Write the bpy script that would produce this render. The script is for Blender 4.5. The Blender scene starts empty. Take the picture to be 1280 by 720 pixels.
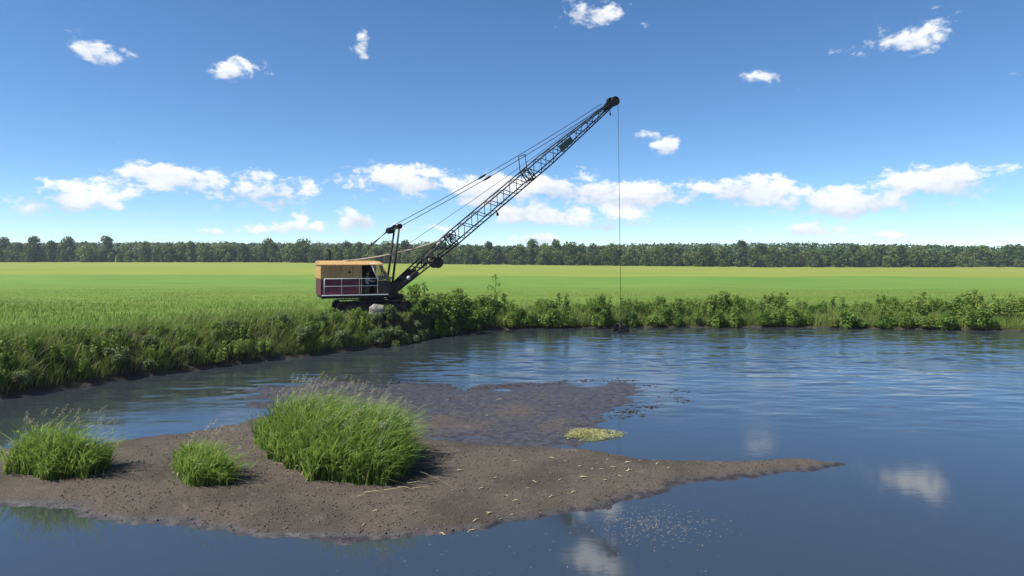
import bpy, math, random
import numpy as np
from mathutils import Vector, Matrix, Quaternion
random.seed(7)
RNG = np.random.default_rng(11)
sc = bpy.context.scene
COL = sc.collection
R = math.radians

# ------------------------------------------------------------------ camera
F, H, HY = 800.0, 5.0, 325.0          # focal length in photo pixels, eye height over the water, horizon row
cam_d = bpy.data.cameras.new('camera'); cam = bpy.data.objects.new('camera', cam_d); COL.objects.link(cam)
cam.location = (0, 0, H); cam.rotation_euler = (R(90), 0, 0)
cam_d.sensor_width = 36; cam_d.lens = 36 * F / 1280; cam_d.shift_y = (HY - 360) / 1280
cam_d.clip_start = 0.1; cam_d.clip_end = 6000
sc.camera = cam

def P(x, y, Y):                        # photo pixel at a known distance -> place in the world
    return Vector(((x - 640) / F * Y, Y, H - (y - HY) / F * Y))
def G(x, y, z=0.0):                    # photo pixel on the level z -> place on the ground
    Y = (H - z) * F / (y - HY)
    return ((x - 640) / F * Y, Y)

# ------------------------------------------------------------------ world, sun, exposure
SUN_EL, SUN_AZ = R(56), R(-113)
S = Vector((math.sin(SUN_AZ) * math.cos(SUN_EL), math.cos(SUN_AZ) * math.cos(SUN_EL), math.sin(SUN_EL)))
world = bpy.data.worlds.new('World'); sc.world = world; world.use_nodes = True

class NT:
    """small helper for node trees"""
    def __init__(s, tree): s.t = tree; s.n = tree.nodes; s.l = tree.links
    def new(s, kind, **kw):
        nd = s.n.new(kind)
        for k, v in kw.items(): setattr(nd, k, v)
        return nd
    def put(s, sock, v):
        if isinstance(v, bpy.types.NodeSocket): s.l.new(v, sock)
        elif v is not None:
            if hasattr(sock.default_value, '__len__') and not hasattr(v, '__len__'): v = [v] * len(sock.default_value)
            if hasattr(sock.default_value, '__len__') and len(sock.default_value) == 4 and len(v) == 3: v = (*v, 1)
            sock.default_value = v
    def math(s, op, a, b=None, c=None, clamp=False):
        nd = s.new('ShaderNodeMath', operation=op, use_clamp=clamp)
        s.put(nd.inputs[0], a)
        if b is not None: s.put(nd.inputs[1], b)
        if c is not None: s.put(nd.inputs[2], c)
        return nd.outputs[0]
    def mix(s, f, a, b, blend='MIX'):
        nd = s.new('ShaderNodeMix', data_type='RGBA', blend_type=blend)
        s.put(nd.inputs['Factor'], f); s.put(nd.inputs[6], a); s.put(nd.inputs[7], b)
        return nd.outputs[2]
    def smooth(s, v, lo, hi, a=0.0, b=1.0):
        nd = s.new('ShaderNodeMapRange', interpolation_type='SMOOTHSTEP')
        s.put(nd.inputs[0], v); s.put(nd.inputs[1], lo); s.put(nd.inputs[2], hi); s.put(nd.inputs[3], a); s.put(nd.inputs[4], b)
        return nd.outputs[0]
    def noise(s, vec, scale, detail=4, rough=0.55, dist=0.0):
        nd = s.new('ShaderNodeTexNoise'); s.put(nd.inputs['Vector'], vec)
        nd.inputs['Scale'].default_value = scale; nd.inputs['Detail'].default_value = detail
        nd.inputs['Roughness'].default_value = rough; nd.inputs['Distortion'].default_value = dist
        return nd.outputs['Fac']
    def vscale(s, vec, sc_):
        nd = s.new('ShaderNodeVectorMath', operation='MULTIPLY'); s.put(nd.inputs[0], vec); nd.inputs[1].default_value = sc_
        return nd.outputs[0]

def build_world():
    t = NT(world.node_tree); t.n.clear()
    out = t.new('ShaderNodeOutputWorld'); bg = t.new('ShaderNodeBackground')
    sky = t.new('ShaderNodeTexSky', sky_type='NISHITA'); sky.sun_disc = False
    sky.sun_elevation = SUN_EL; sky.sun_rotation = SUN_AZ; sky.altitude = 2000
    sky.air_density = 0.9; sky.dust_density = 0.0; sky.ozone_density = 2.6
    tc = t.new('ShaderNodeTexCoord'); d = tc.outputs['Generated']
    sep = t.new('ShaderNodeSeparateXYZ'); t.put(sep.inputs[0], d)
    az = t.math('ARCTAN2', sep.outputs[0], sep.outputs[1]); el = t.math('ARCSINE', sep.outputs[2])
    # cumulus: each entry azimuth/elevation/half sizes (given through the photograph's own pixels), weight
    px = [(741, 20, 40, 17, .95), (454, 52, 15, 24, .8), (503, 224, 64, 21, 1.08), (604, 238, 38, 19, 1.02), (684, 234, 52, 21, 1.1),
          (658, 268, 46, 13, 1), (787, 241, 58, 19, 1.15), (762, 278, 58, 15, .9), (833, 180, 19, 14, 1.1), (449, 273, 24, 13, 1.1),
          (674, 298, 36, 10, .95), (518, 285, 34, 9, .8), (808, 168, 14, 8, .6), (575, 290, 26, 8, .55), (720, 12, 12, 10, .6),
          (330, 240, 80, 26, 1), (200, 215, 60, 20, .95), (90, 250, 90, 26, 1), (380, 285, 50, 10, .75), (250, 290, 60, 10, .7),
          (930, 238, 80, 24, 1), (1060, 255, 70, 22, 1), (1180, 225, 80, 26, 1), (990, 288, 60, 10, .75), (1120, 296, 60, 9, .7),
          (300, 90, 40, 16, .9), (120, 60, 50, 20, .85), (960, 95, 36, 14, .85), (1130, 50, 60, 20, .9), (745, -45, 46, 24, .95)]
    Ssum = Tsum = None
    for (x, y, w, h, k) in px:
        u, v = (x - 640) / F, (HY - y) / F
        a0 = math.atan(u); e0 = math.atan(v / math.hypot(1, u))
        aw = w / F / (1 + u * u); eh = h / F / math.hypot(1, u)
        p = t.math('MULTIPLY_ADD', az, 1 / aw, -a0 / aw); q = t.math('MULTIPLY_ADD', el, 1 / eh, -e0 / eh)
        r2 = t.math('MULTIPLY_ADD', q, q, t.math('MULTIPLY', p, p))
        wgt = t.math('MULTIPLY', t.math('EXPONENT', t.math('MULTIPLY', r2, -0.9)), k)
        Ssum = wgt if Ssum is None else t.math('ADD', Ssum, wgt)
        qq = t.math('MULTIPLY', wgt, q)
        Tsum = qq if Tsum is None else t.math('ADD', Tsum, qq)
    # the rest of the sky, all round: scattered cumulus of the same kind
    side = t.smooth(t.math('ABSOLUTE', az), 0.68, 0.85)
    gv = t.vscale(d, (1, 1, 2.2))
    gen = t.smooth(t.noise(gv, 3.2, 2, .5), 0.52, 0.75)
    Ssum = t.math('ADD', Ssum, t.math('MULTIPLY', gen, t.math('MULTIPLY', side, 0.9)))
    vv = t.vscale(d, (1, 1, 1.7))
    n1 = t.noise(vv, 22, 7, .6, .25)
    n2 = t.noise(vv, 60, 5, .6, .2)
    dens = t.math('ADD', t.math('ADD', Ssum, t.math('MULTIPLY_ADD', n1, 2.3, -1.15)), t.math('MULTIPLY_ADD', n2, .7, -.35))
    mask = t.smooth(dens, 0.50, 0.92)
    mask = t.math('MULTIPLY', mask, t.smooth(sep.outputs[2], 0.0, 0.03))
    # cloud shading painted into the colour: bright heads, grey-lilac bases
    vert = t.math('DIVIDE', Tsum, t.math('ADD', Ssum, 0.15))
    tone = t.math('ADD', t.math('MULTIPLY', vert, 0.55), t.math('MULTIPLY_ADD', n1, 1.5, -0.25))
    tone = t.smooth(tone, 0.05, 0.85)
    ccol = t.mix(tone, CLOUD_BASE, CLOUD_TOP)
    hsv = t.new('ShaderNodeHueSaturation'); hsv.inputs['Saturation'].default_value = 1.12; t.put(hsv.inputs['Color'], t.mix(1.0, sky.outputs[0], (.92, .99, 1.02), 'MULTIPLY'))
    col = t.mix(t.math('MULTIPLY', mask, 0.94), hsv.outputs[0], ccol)
    t.put(bg.inputs[0], col); bg.inputs[1].default_value = SKY_STR
    t.l.new(bg.outputs[0], out.inputs[0])
SKY_STR = 0.09
CLOUD_BASE = (4.2, 4.7, 5.5); CLOUD_TOP = (7.0, 7.1, 7.2)
build_world()
sun_d = bpy.data.lights.new('sun', 'SUN'); sun = bpy.data.objects.new('sun', sun_d); COL.objects.link(sun)
sun_d.energy = 5.0; sun_d.angle = R(0.53); sun_d.color = (1, .955, .88)
sun.rotation_euler = S.to_track_quat('Z', 'Y').to_euler(); sun.location = (-40, -10, 60)
sc.view_settings.view_transform = 'Standard'; sc.view_settings.look = 'None'
sc.view_settings.exposure = 0.80; sc.view_settings.gamma = 1.0; sc.view_settings.use_curve_mapping = False

# ------------------------------------------------------------------ helpers
MATS = {}
def mat(name, fn):
    m = bpy.data.materials.new(name); m.use_nodes = True; t = NT(m.node_tree); t.n.clear()
    out = t.new('ShaderNodeOutputMaterial'); fn(t, out); MATS[name] = m; return m
def principled(t, out, col, rough=.6, spec=.3, metal=0.0, normal=None):
    b = t.new('ShaderNodeBsdfPrincipled')
    t.put(b.inputs['Base Color'], col); t.put(b.inputs['Roughness'], rough); t.put(b.inputs['Metallic'], metal)
    t.put(b.inputs['Specular IOR Level'], spec)
    if normal is not None: t.l.new(normal, b.inputs['Normal'])
    t.l.new(b.outputs[0], out.inputs[0]); return b
def paint(name, c1, c2, scale=3.0, rough=.5, dirt=(.05, .045, .04), dirt_amt=.5):
    def fn(t, out):
        o = t.new('ShaderNodeTexCoord').outputs['Object']
        c = t.mix(t.noise(o, scale, 5), c1, c2)
        streak = t.noise(t.vscale(o, (5, 5, .7)), 2.0, 5)
        c = t.mix(t.smooth(streak, .5, .75, 0, dirt_amt), c, dirt)
        bmp = t.new('ShaderNodeBump'); bmp.inputs['Strength'].default_value = .15; bmp.inputs['Distance'].default_value = .01
        t.put(bmp.inputs['Height'], t.noise(o, 25, 4))
        principled(t, out, c, t.smooth(streak, .3, .8, rough - .1, rough + .25), .35, 0, bmp.outputs[0])
    return mat(name, fn)
def leaf_mat(name, c1, c2, rnd=.35, trans=.35, scale=1.5):
    """leaf colour varies by place in the plant and from plant to plant"""
    def fn(t, out):
        o = t.new('ShaderNodeTexCoord').outputs['Object']
        info = t.new('ShaderNodeObjectInfo')
        f = t.math('ADD', t.noise(o, scale, 3), t.math('MULTIPLY_ADD', info.outputs['Random'], rnd * 2, -rnd))
        c = t.mix(t.smooth(f, .25, .75), c1, c2)
        df = t.new('ShaderNodeBsdfPrincipled'); t.put(df.inputs['Base Color'], c); df.inputs['Roughness'].default_value = .55
        df.inputs['Specular IOR Level'].default_value = .25
        tr = t.new('ShaderNodeBsdfTranslucent'); t.put(tr.inputs[0], t.mix(.5, c, (.16, .22, .03)))
        mx = t.new('ShaderNodeMixShader'); mx.inputs[0].default_value = trans
        t.l.new(df.outputs[0], mx.inputs[1]); t.l.new(tr.outputs[0], mx.inputs[2]); t.l.new(mx.outputs[0], out.inputs[0])
    return mat(name, fn)

def tag(o, label=None, cat=None, group=None, kind=None):
    if label: o['label'] = label
    if cat: o['category'] = cat
    if group: o['group'] = group
    if kind: o['kind'] = kind
    return o
def link(name, data, m=None, parent=None, loc=None):
    o = bpy.data.objects.new(name, data); COL.objects.link(o)
    if m is not None and data is not None and not data.materials: data.materials.append(MATS[m] if isinstance(m, str) else m)
    if parent is not None: o.parent = parent
    if loc is not None: o.location = loc
    return o
def np_mesh(name, v, f, smooth=False):
    """v (n,3), f (m,k) arrays -> mesh"""
    v = np.ascontiguousarray(v, dtype=np.float32); f = np.ascontiguousarray(f, dtype=np.int32)
    me = bpy.data.meshes.new(name); k = f.shape[1]
    me.vertices.add(len(v)); me.vertices.foreach_set('co', v.ravel())
    me.loops.add(f.size); me.loops.foreach_set('vertex_index', f.ravel())
    me.polygons.add(len(f)); me.polygons.foreach_set('loop_start', np.arange(0, f.size, k, dtype=np.int32))
    if smooth: me.polygons.foreach_set('use_smooth', np.ones(len(f), dtype=bool))
    me.update(calc_edges=True); return me

class MB:
    """collects boxes, prisms and tubes and makes ONE mesh of them"""
    def __init__(s): s.v = []; s.f = []; s.sm = []
    def add(s, vs, fs, smooth=False):
        b = len(s.v); s.v += [tuple(p) for p in vs]
        for f in fs: s.f.append([b + i for i in f]); s.sm.append(smooth)
        return s
    def box(s, lo, hi, bev=0.0):
        (x0, y0, z0), (x1, y1, z1) = lo, hi
        if bev <= 0:
            vs = [(x0, y0, z0), (x1, y0, z0), (x1, y1, z0), (x0, y1, z0), (x0, y0, z1), (x1, y0, z1), (x1, y1, z1), (x0, y1, z1)]
            return s.add(vs, [(3, 2, 1, 0), (4, 5, 6, 7), (0, 1, 5, 4), (1, 2, 6, 5), (2, 3, 7, 6), (3, 0, 4, 7)])
        b = bev
        ring = lambda i, z: [(x0 + b - i, y0 - i + b - b + (0 if True else 0), z) for _ in ()]
        def oct_(ins, z):
            X0, X1, Y0, Y1 = x0 + ins, x1 - ins, y0 + ins, y1 - ins
            return [(X0 + b, Y0, z), (X1 - b, Y0, z), (X1, Y0 + b, z), (X1, Y1 - b, z), (X1 - b, Y1, z), (X0 + b, Y1, z), (X0, Y1 - b, z), (X0, Y0 + b, z)]
        rings = [oct_(b * .7, z0), oct_(0, z0 + b), oct_(0, z1 - b), oct_(b * .7, z1)]
        vs = [p for r in rings for p in r]; fs = [list(range(7, -1, -1)), list(range(24, 32))]
        for r in range(3):
            for i in range(8):
                j = (i + 1) % 8; fs.append((r * 8 + i, r * 8 + j, r * 8 + 8 + j, r * 8 + 8 + i))
        return s.add(vs, fs)
    def prism(s, prof, y0, y1):            # outline in x,z swept along y
        n = len(prof)
        vs = [(x, y0, z) for x, z in prof] + [(x, y1, z) for x, z in prof]
        fs = [list(range(n)), list(range(2 * n - 1, n - 1, -1))]
        fs += [((i + 1) % n, i, n + i, n + (i + 1) % n) for i in range(n)]
        return s.add(vs, fs)
    def tube(s, pts, rad, n=8, caps=True):
        pts = [Vector(p) for p in pts]; rads = rad if hasattr(rad, '__len__') else [rad] * len(pts)
        vs = []; fs = []; u = None
        for i, p in enumerate(pts):
            d = (pts[min(i + 1, len(pts) - 1)] - pts[max(i - 1, 0)]).normalized()
            if u is None: u = d.orthogonal().normalized()
            else:
                u = u - d * u.dot(d); u = u.normalized() if u.length > 1e-6 else d.orthogonal().normalized()
            w = d.cross(u)
            vs += [p + (u * math.cos(2 * math.pi * k / n) + w * math.sin(2 * math.pi * k / n)) * rads[i] for k in range(n)]
        for i in range(len(pts) - 1):
            for k in range(n):
                j = (k + 1) % n; fs.append((i * n + k, i * n + j, i * n + n + j, i * n + n + k))
        if caps: fs += [list(range(n - 1, -1, -1)), list(range(len(vs) - n, len(vs)))]
        return s.add(vs, fs, True)
    def wheel(s, c, r, y0, y1, groove=0.0, n=20, hub=.25):   # sheave turning about the y axis
        cx, cz = c; ym = (y0 + y1) / 2; t = (y1 - y0)
        prof = [(hub * r * .5, y0 - .01), (hub * r, y0 - .01), (hub * r * 1.1, y0 + t * .25), (r * .8, y0 + t * .25), (r * .85, y0), (r, y0), (r - groove, ym), (r, y1), (r * .85, y1), (r * .8, y1 - t * .25), (hub * r * 1.1, y1 - t * .25), (hub * r, y1 + .01), (hub * r * .5, y1 + .01)]
        m = len(prof); vs = []
        for k in range(n):
            a = 2 * math.pi * k / n
            vs += [(cx + math.cos(a) * q, y, cz + math.sin(a) * q) for q, y in prof]
        fs = []
        for k in range(n):
            k2 = (k + 1) % n
            for i in range(m - 1): fs.append((k * m + i, k * m + i + 1, k2 * m + i + 1, k2 * m + i))
            fs.append((k * m + m - 1, k * m, k2 * m, k2 * m + m - 1))
        return s.add(vs, fs)
    def mesh(s, name):
        me = bpy.data.meshes.new(name); me.from_pydata(s.v, [], s.f)
        me.polygons.foreach_set('use_smooth', s.sm); me.update(); return me
    def build(s, name, m, parent=None, loc=None): return link(name, s.mesh(name), m, parent, loc)

# numpy value noise
_perm = RNG.permutation(256); _vals = RNG.random(256)
def vnoise(x, y):
    xi = np.floor(x).astype(int); yi = np.floor(y).astype(int); fx = x - xi; fy = y - yi
    fx = fx * fx * (3 - 2 * fx); fy = fy * fy * (3 - 2 * fy)
    h = lambda a, b: _vals[_perm[(_perm[a & 255] + b) & 255]]
    return (h(xi, yi) * (1 - fx) + h(xi + 1, yi) * fx) * (1 - fy) + (h(xi, yi + 1) * (1 - fx) + h(xi + 1, yi + 1) * fx) * fy
def fbm(x, y, o=4, g=.5):
    s = np.zeros_like(x, dtype=float); a = 1.0; n = 0
    for i in range(o):
        s += a * (vnoise(x * 2 ** i + 17 * i, y * 2 ** i + 31 * i) - .5); n += a; a *= g
    return s / n * 2      # about -1..1
def sdist(px, py, poly):  # >0 inside
    poly = np.array(poly, float); d = np.full(px.shape, 1e9); inside = np.zeros(px.shape, bool)
    for i in range(len(poly)):
        a = poly[i]; b = poly[(i + 1) % len(poly)]; e = b - a
        wx = px - a[0]; wy = py - a[1]; t = np.clip((wx * e[0] + wy * e[1]) / (e @ e), 0, 1)
        d = np.minimum(d, (wx - e[0] * t) ** 2 + (wy - e[1] * t) ** 2)
        c = (a[1] > py) != (b[1] > py)
        xx = (b[0] - a[0]) * (py - a[1]) / (b[1] - a[1] + 1e-12) + a[0]
        inside ^= c & (px < xx)
    return np.where(inside, 1, -1) * np.sqrt(d)

# ------------------------------------------------------------------ where the machine stands
HEAD = R(23); Z0 = 1.70; YTIP = 47.6
YF = (YTIP - .16 * YTIP * math.tan(HEAD)) / (1 + .1875 * math.tan(HEAD))
foot_w = P(490, 362, YF)
ox, oy = foot_w.x - 1.2 * math.cos(HEAD), foot_w.y - 1.2 * math.sin(HEAD)
CH, SHD = math.cos(HEAD), math.sin(HEAD)
# ------------------------------------------------------------------ terrain
edge_px = [(0, 500), (200, 468), (330, 452), (438, 439), (480, 434), (530, 425), (560, 418), (600, 412.5), (660, 410.5), (760, 409.5), (842, 409), (1000, 409), (1280, 414)]
EB = np.array([(-200, -40), (-60, 5), (-30, 16)] + [G(*p) for p in edge_px] + [(80, 42), (200, 30)])
def bank_s(x, y):      # distance behind the water's edge (negative = on the river side)
    yb = np.interp(x, EB[:, 0], EB[:, 1]); sl = (np.interp(x + .8, EB[:, 0], EB[:, 1]) - np.interp(x - .8, EB[:, 0], EB[:, 1])) / 1.6
    return (y - yb) / np.sqrt(1 + np.minimum(sl * sl, 4)) + .35 * fbm(x * .6, y * .6, 3)
dry = [G(*p, .05) for p in [(-260, 560), (-240, 600), (-60, 632), (40, 628), (120, 646), (200, 650), (250, 660), (330, 668), (438, 673), (520, 665), (560, 661), (620, 653), (720, 641), (760, 629), (842, 606), (900, 596), (960, 590), (1030, 583), (1065, 577), (1000, 572), (930, 573), (842, 572.5), (790, 569), (740, 562), (700, 556), (600, 553), (520, 540), (438, 520), (330, 520), (230, 540), (150, 548), (60, 562), (-40, 556), (-150, 548)]]
wet = [G(*p) for p in [(290, 500), (360, 480), (438, 472), (520, 479), (580, 487), (640, 483), (700, 478), (790, 475), (850, 488), (856, 500), (800, 511), (768, 522), (770, 535), (782, 550), (740, 564), (600, 570), (438, 570), (330, 570)]]
def field_z(x, y):
    far = 2.0 - np.clip(x * .010, -1.6, 1.6)
    q = np.clip((y - 55) / 345, 0, 1)
    return 1.15 + (far - 1.15) * q + np.clip((y - 400) / 300, 0, 1) * 3
def ground_z(x, y, fine=True):
    s = bank_s(x, y)
    bed = -.75 + .12 * fbm(x * .3, y * .3, 3)
    h = bed
    n = fbm(x * .9, y * .9, 5, .6); n2 = fbm(x * .35 + 5, y * .35 + 9, 3)
    sd = sdist(x, y, dry) + .30 * n + .10 * fbm(x * 4.1, y * 4.1, 3, .6)
    h1 = np.where(sd > 0, .16 * (1 - np.exp(-sd / .45)) + .02 * n2, np.maximum(sd * .16, -.8)) + np.where(sd > -.1, .018 * n + .010 * fbm(x * 6, y * 6, 3, .6), 0)
    sw = sdist(x, y, wet) + .9 * n2 + .3 * n
    h2 = np.where(sw > 0, .050 * (1 - np.exp(-sw / 1.0)), np.maximum(sw * .06, -.8)) + .034 * n + .016 * n2 - .010 - .014 * np.clip((x - 1.2) / 3, 0, 1) - .09 * np.clip(fbm(x * .40 + 7, y * 1.5, 4, .6) - .20, 0, 1) + .02 * np.abs(fbm(x * .5 + 3, y * 1.6, 4, .6)) - .006
    h = np.maximum(h, np.maximum(h1, h2))
    top = np.interp(x, [-14, -6, -3, 0, 60], [1.7, 1.7, 1.15, .8, .8])
    bank = np.where(s > 0, top * (1 - np.exp(-s / 1.0)) / .95, np.maximum(s * .45, -.9))
    q = np.clip((s - 3) / 9, 0, 1); q = q * q * (3 - 2 * q)
    land = bank * (1 - q) + field_z(x, y) * q + .05 * fbm(x * 1.1, y * 1.1, 3)
    h = np.where(s > -2, np.maximum(h, land), h)
    near = np.clip((6.5 - y) / 4.5, 0, 1)                     # the bank under the photographer
    h = np.maximum(h, np.where(y < 6.5, -.8 + 4.1 * near * near * (3 - 2 * near), -9))
    cu, cv = (x - ox) * CH + (y - oy) * SHD, -(x - ox) * SHD + (y - oy) * CH
    pad = np.clip(2.2 - np.hypot(cu / 2.6, cv / 1.9) * 1.2, 0, 1); pad = pad * pad * (3 - 2 * pad) * np.clip(s / .5, 0, 1)
    h = h * (1 - pad) + Z0 * pad        # level ground where the machine stands
    return h
def lines(*segs):
    o = []
    for a, b, st in segs: o += list(np.arange(a, b - 1e-6, st))
    return np.array(o + [segs[-1][1]])
def grid_obj(name, xs, ys, m, zf):
    gx, gy = np.meshgrid(xs, ys); gz = zf(gx, gy)
    v = np.stack([gx.ravel(), gy.ravel(), gz.ravel()], 1)
    nx = len(xs); i = (np.arange(len(ys) - 1)[:, None] * nx + np.arange(nx - 1)[None]).ravel()
    me = np_mesh(name, v, np.stack([i, i + 1, i + nx + 1, i + nx], 1), True)
    at = me.attributes.new('bank', 'FLOAT', 'POINT'); at.data.foreach_set('value', bank_s(gx, gy).ravel().astype(np.float32))
    return link(name, me, m)

def m_ground(t, out):
    geo = t.new('ShaderNodeNewGeometry'); pos = geo.outputs['Position']
    sep = t.new('ShaderNodeSeparateXYZ'); t.put(sep.inputs[0], pos)
    a = t.new('ShaderNodeAttribute', attribute_name='bank').outputs['Fac']
    flat = t.vscale(pos, (1, 1, 0))
    big = t.noise(flat, .55, 4); mid = t.noise(flat, 4.5, 5, .65); fine = t.noise(flat, 26, 5, .7); grit = t.noise(flat, 70, 3, .7)
    z = t.math('ADD', sep.outputs[2], t.math('MULTIPLY_ADD', mid, .05, -.025))
    wetf = t.smooth(z, .018, .085, 1, 0)
    dryc = t.mix(t.smooth(fine, .35, .68), (.056, .046, .037), (.122, .103, .084))
    dryc = t.mix(t.smooth(grit, .58, .75), dryc, (.150, .130, .110))
    dryc = t.mix(t.smooth(mid, .55, .7, 0, .5), dryc, (.042, .033, .028))
    dryc = t.mix(t.smooth(big, .42, .66, 0, .62), dryc, (.040, .033, .028))
    dryc = t.mix(t.smooth(t.noise(flat, 1.6, 6, .7, .5), .56, .70, 0, .5), dryc, (.150, .128, .105))
    wetc = t.mix(t.smooth(mid, .35, .68), (.022, .019, .021), (.056, .050, .051))
    mud = t.mix(wetf, dryc, wetc)
    soil = t.mix(t.smooth(mid, .4, .65), (.020, .017, .010), (.045, .045, .018))
    yy = t.math('ADD', sep.outputs[1], t.math('MULTIPLY_ADD', t.noise(t.vscale(pos, (.02, .05, 0)), 1, 5, .65), 70, -35))
    row = t.noise(t.vscale(pos, (.012, .16, 0)), 1, 4, .6); row2 = t.noise(t.vscale(pos, (.05, .5, 0)), 1, 4, .65); blot = t.noise(flat, .9, 5, .7)
    green = t.mix(t.smooth(row2, .35, .68), (.082, .160, .024), (.120, .212, .038))
    yel = t.mix(t.smooth(row, .35, .66), (.150, .190, .030), (.215, .235, .045))
    yel = t.mix(t.smooth(row2, .55, .72, 0, .6), yel, (.120, .175, .028))
    edge = t.mix(t.smooth(row2, .35, .65), (.125, .175, .030), (.085, .150, .022))
    fld = t.mix(t.smooth(yy, 92, 74), green, edge)
    fld = t.mix(t.smooth(yy, 137, 152), fld, yel)
    fld = t.mix(t.smooth(blot, .48, .75, 0, .45), fld, (.07, .11, .02))
    fld = t.mix(t.smooth(t.noise(t.vscale(pos, (.016, .03, 0)), 1, 5, .7), .42, .68, 0, .55), fld, (.14, .20, .04))
    veg = t.mix(t.smooth(a, 2.5, 7), soil, fld)
    col = t.mix(t.smooth(a, -.35, .25), mud, veg)
    rough = t.math('ADD', t.smooth(wetf, 0, 1, .92, .46), t.smooth(mid, .3, .7, -.06, .08))
    h = t.math('ADD', t.math('MULTIPLY', fine, .6), t.math('ADD', t.math('MULTIPLY', grit, .35), t.math('MULTIPLY', mid, .8)))
    bmp = t.new('ShaderNodeBump'); t.put(bmp.inputs['Height'], h); t.put(bmp.inputs['Strength'], t.smooth(wetf, 0, 1, .9, .35)); bmp.inputs['Distance'].default_value = .05
    principled(t, out, col, rough, t.smooth(wetf, 0, 1, .12, .4), 0, bmp.outputs[0])
mat('ground', m_ground)
gxs = lines((-900, -200, 50), (-200, -40, 8), (-40, -11, .5), (-11, 9, .07), (9, 30, .3), (30, 60, 1.5), (60, 200, 10), (200, 900, 50))
gys = lines((-60, 0, 5), (0, 9.5, .5), (9.5, 27, .07), (27, 52, .25), (52, 70, .75), (70, 120, 3), (120, 500, 10), (500, 3000, 250))
tag(grid_obj('ground', gxs, gys, 'ground', ground_z), kind='structure')

# ------------------------------------------------------------------ water
def m_water(t, out):
    geo = t.new('ShaderNodeNewGeometry'); pos = geo.outputs['Position']
    sep = t.new('ShaderNodeSeparateXYZ'); t.put(sep.inputs[0], pos)
    rough_zone = t.smooth(sep.outputs[1], 15, 24)                       # the near pool behind the bar lies still
    patch = t.smooth(t.noise(t.vscale(pos, (.10, .28, 0)), 1, 4, .6, .6), .36, .62)
    w1 = t.noise(t.vscale(pos, (.9, 2.6, 1)), 1, 5, .6, .3)
    w2 = t.noise(t.vscale(pos, (2.4, 6, 1)), 1, 5, .65)
    w3 = t.noise(t.vscale(pos, (.25, .7, 1)), 1, 3, .5, .4)
    h = t.math('ADD', t.math('MULTIPLY', w1, .6), t.math('ADD', t.math('MULTIPLY', w2, .42), t.math('MULTIPLY', w3, .6)))
    amp = t.math('MULTIPLY_ADD', rough_zone, t.math('MULTIPLY_ADD', patch, .10, .05), .012)
    bmp = t.new('ShaderNodeBump'); t.put(bmp.inputs['Height'], h); t.put(bmp.inputs['Strength'], amp); bmp.inputs['Distance'].default_value = .12
    gl = t.new('ShaderNodeBsdfGlossy'); gl.inputs['Roughness'].default_value = .04; t.l.new(bmp.outputs[0], gl.inputs['Normal'])
    gl.inputs['Color'].default_value = (1, 1, 1, 1)
    tr = t.new('ShaderNodeBsdfTransparent'); tr.inputs[0].default_value = (.62, .58, .50, 1)
    df = t.new('ShaderNodeBsdfDiffuse'); df.inputs[0].default_value = (.034, .043, .050, 1)    # silt hanging in the river
    body = t.new('ShaderNodeMixShader'); body.inputs[0].default_value = .72
    t.l.new(tr.outputs[0], body.inputs[1]); t.l.new(df.outputs[0], body.inputs[2])
    fr = t.new('ShaderNodeFresnel'); fr.inputs['IOR'].default_value = 2.15; t.l.new(bmp.outputs[0], fr.inputs['Normal'])
    mx = t.new('ShaderNodeMixShader'); t.l.new(fr.outputs[0], mx.inputs[0]); t.l.new(body.outputs[0], mx.inputs[1]); t.l.new(gl.outputs[0], mx.inputs[2])
    t.l.new(mx.outputs[0], out.inputs[0])
mat('water', m_water)
wxs = lines((-200, -32, 12), (-32, 46, .15), (46, 200, 11)); wys = lines((-30, 14, 4), (14, 50, .09), (50, 60, 2))
def water_z(x, y):     # small wind waves on the open reach, still water by the near side of the bar
    env = np.clip((y - 17) / 7, 0, 1) * np.clip((52 - y) / 3, 0, 1) * np.clip((x + 32) / 6, 0, 1) * np.clip((46 - x) / 6, 0, 1)
    gust = np.clip(.8 + 1.0 * fbm(x * .10 + 3, y * .26 + 8, 3), .25, 1.4) * np.interp(y, [24, 34], [1, 1.9])
    return env * gust * (.024 * fbm(x * .55, y * 1.5 + 40, 2, .5) + .013 * fbm(x * 1.5 + 50, y * 3.6, 2, .5))
gx, gy = np.meshgrid(wxs, wys); nx = len(wxs); i = (np.arange(len(wys) - 1)[:, None] * nx + np.arange(nx - 1)[None]).ravel()
me = np_mesh('river_water', np.stack([gx.ravel(), gy.ravel(), water_z(gx, gy).ravel()], 1), np.stack([i, i + 1, i + nx + 1, i + nx], 1), True)
tag(link('river_water', me, 'water'), kind='structure')

# ------------------------------------------------------------------ plain materials
paint('tan_paint', (.46, .29, .11), (.36, .21, .075), 2, .55, (.11, .055, .025), .7)
paint('maroon_paint', (.115, .018, .034), (.070, .011, .020), 2, .55, (.045, .022, .014), .75)
paint('black_steel', (.007, .007, .009), (.014, .011, .010), 4, .55, (.045, .026, .017), .4)
paint('grease_steel', (.010, .010, .010), (.028, .023, .018), 6, .6, (.06, .045, .03), .4)
paint('track_steel', (.016, .014, .013), (.035, .030, .025), 6, .7, (.08, .07, .055), .5)
paint('white_paint', (.62, .62, .60), (.5, .5, .48), 4, .5, (.25, .2, .15), .4)
paint('pale_rope', (.42, .36, .26), (.30, .25, .18), 8, .7, (.1, .08, .05), .4)
paint('green_plate', (.050, .075, .070), (.035, .055, .052), 4, .5, (.03, .03, .03), .4)
paint('dark_interior', (.010, .010, .012), (.016, .015, .015), 4, .8)
paint('seat_vinyl', (.025, .022, .02), (.04, .035, .03), 6, .5)
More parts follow.
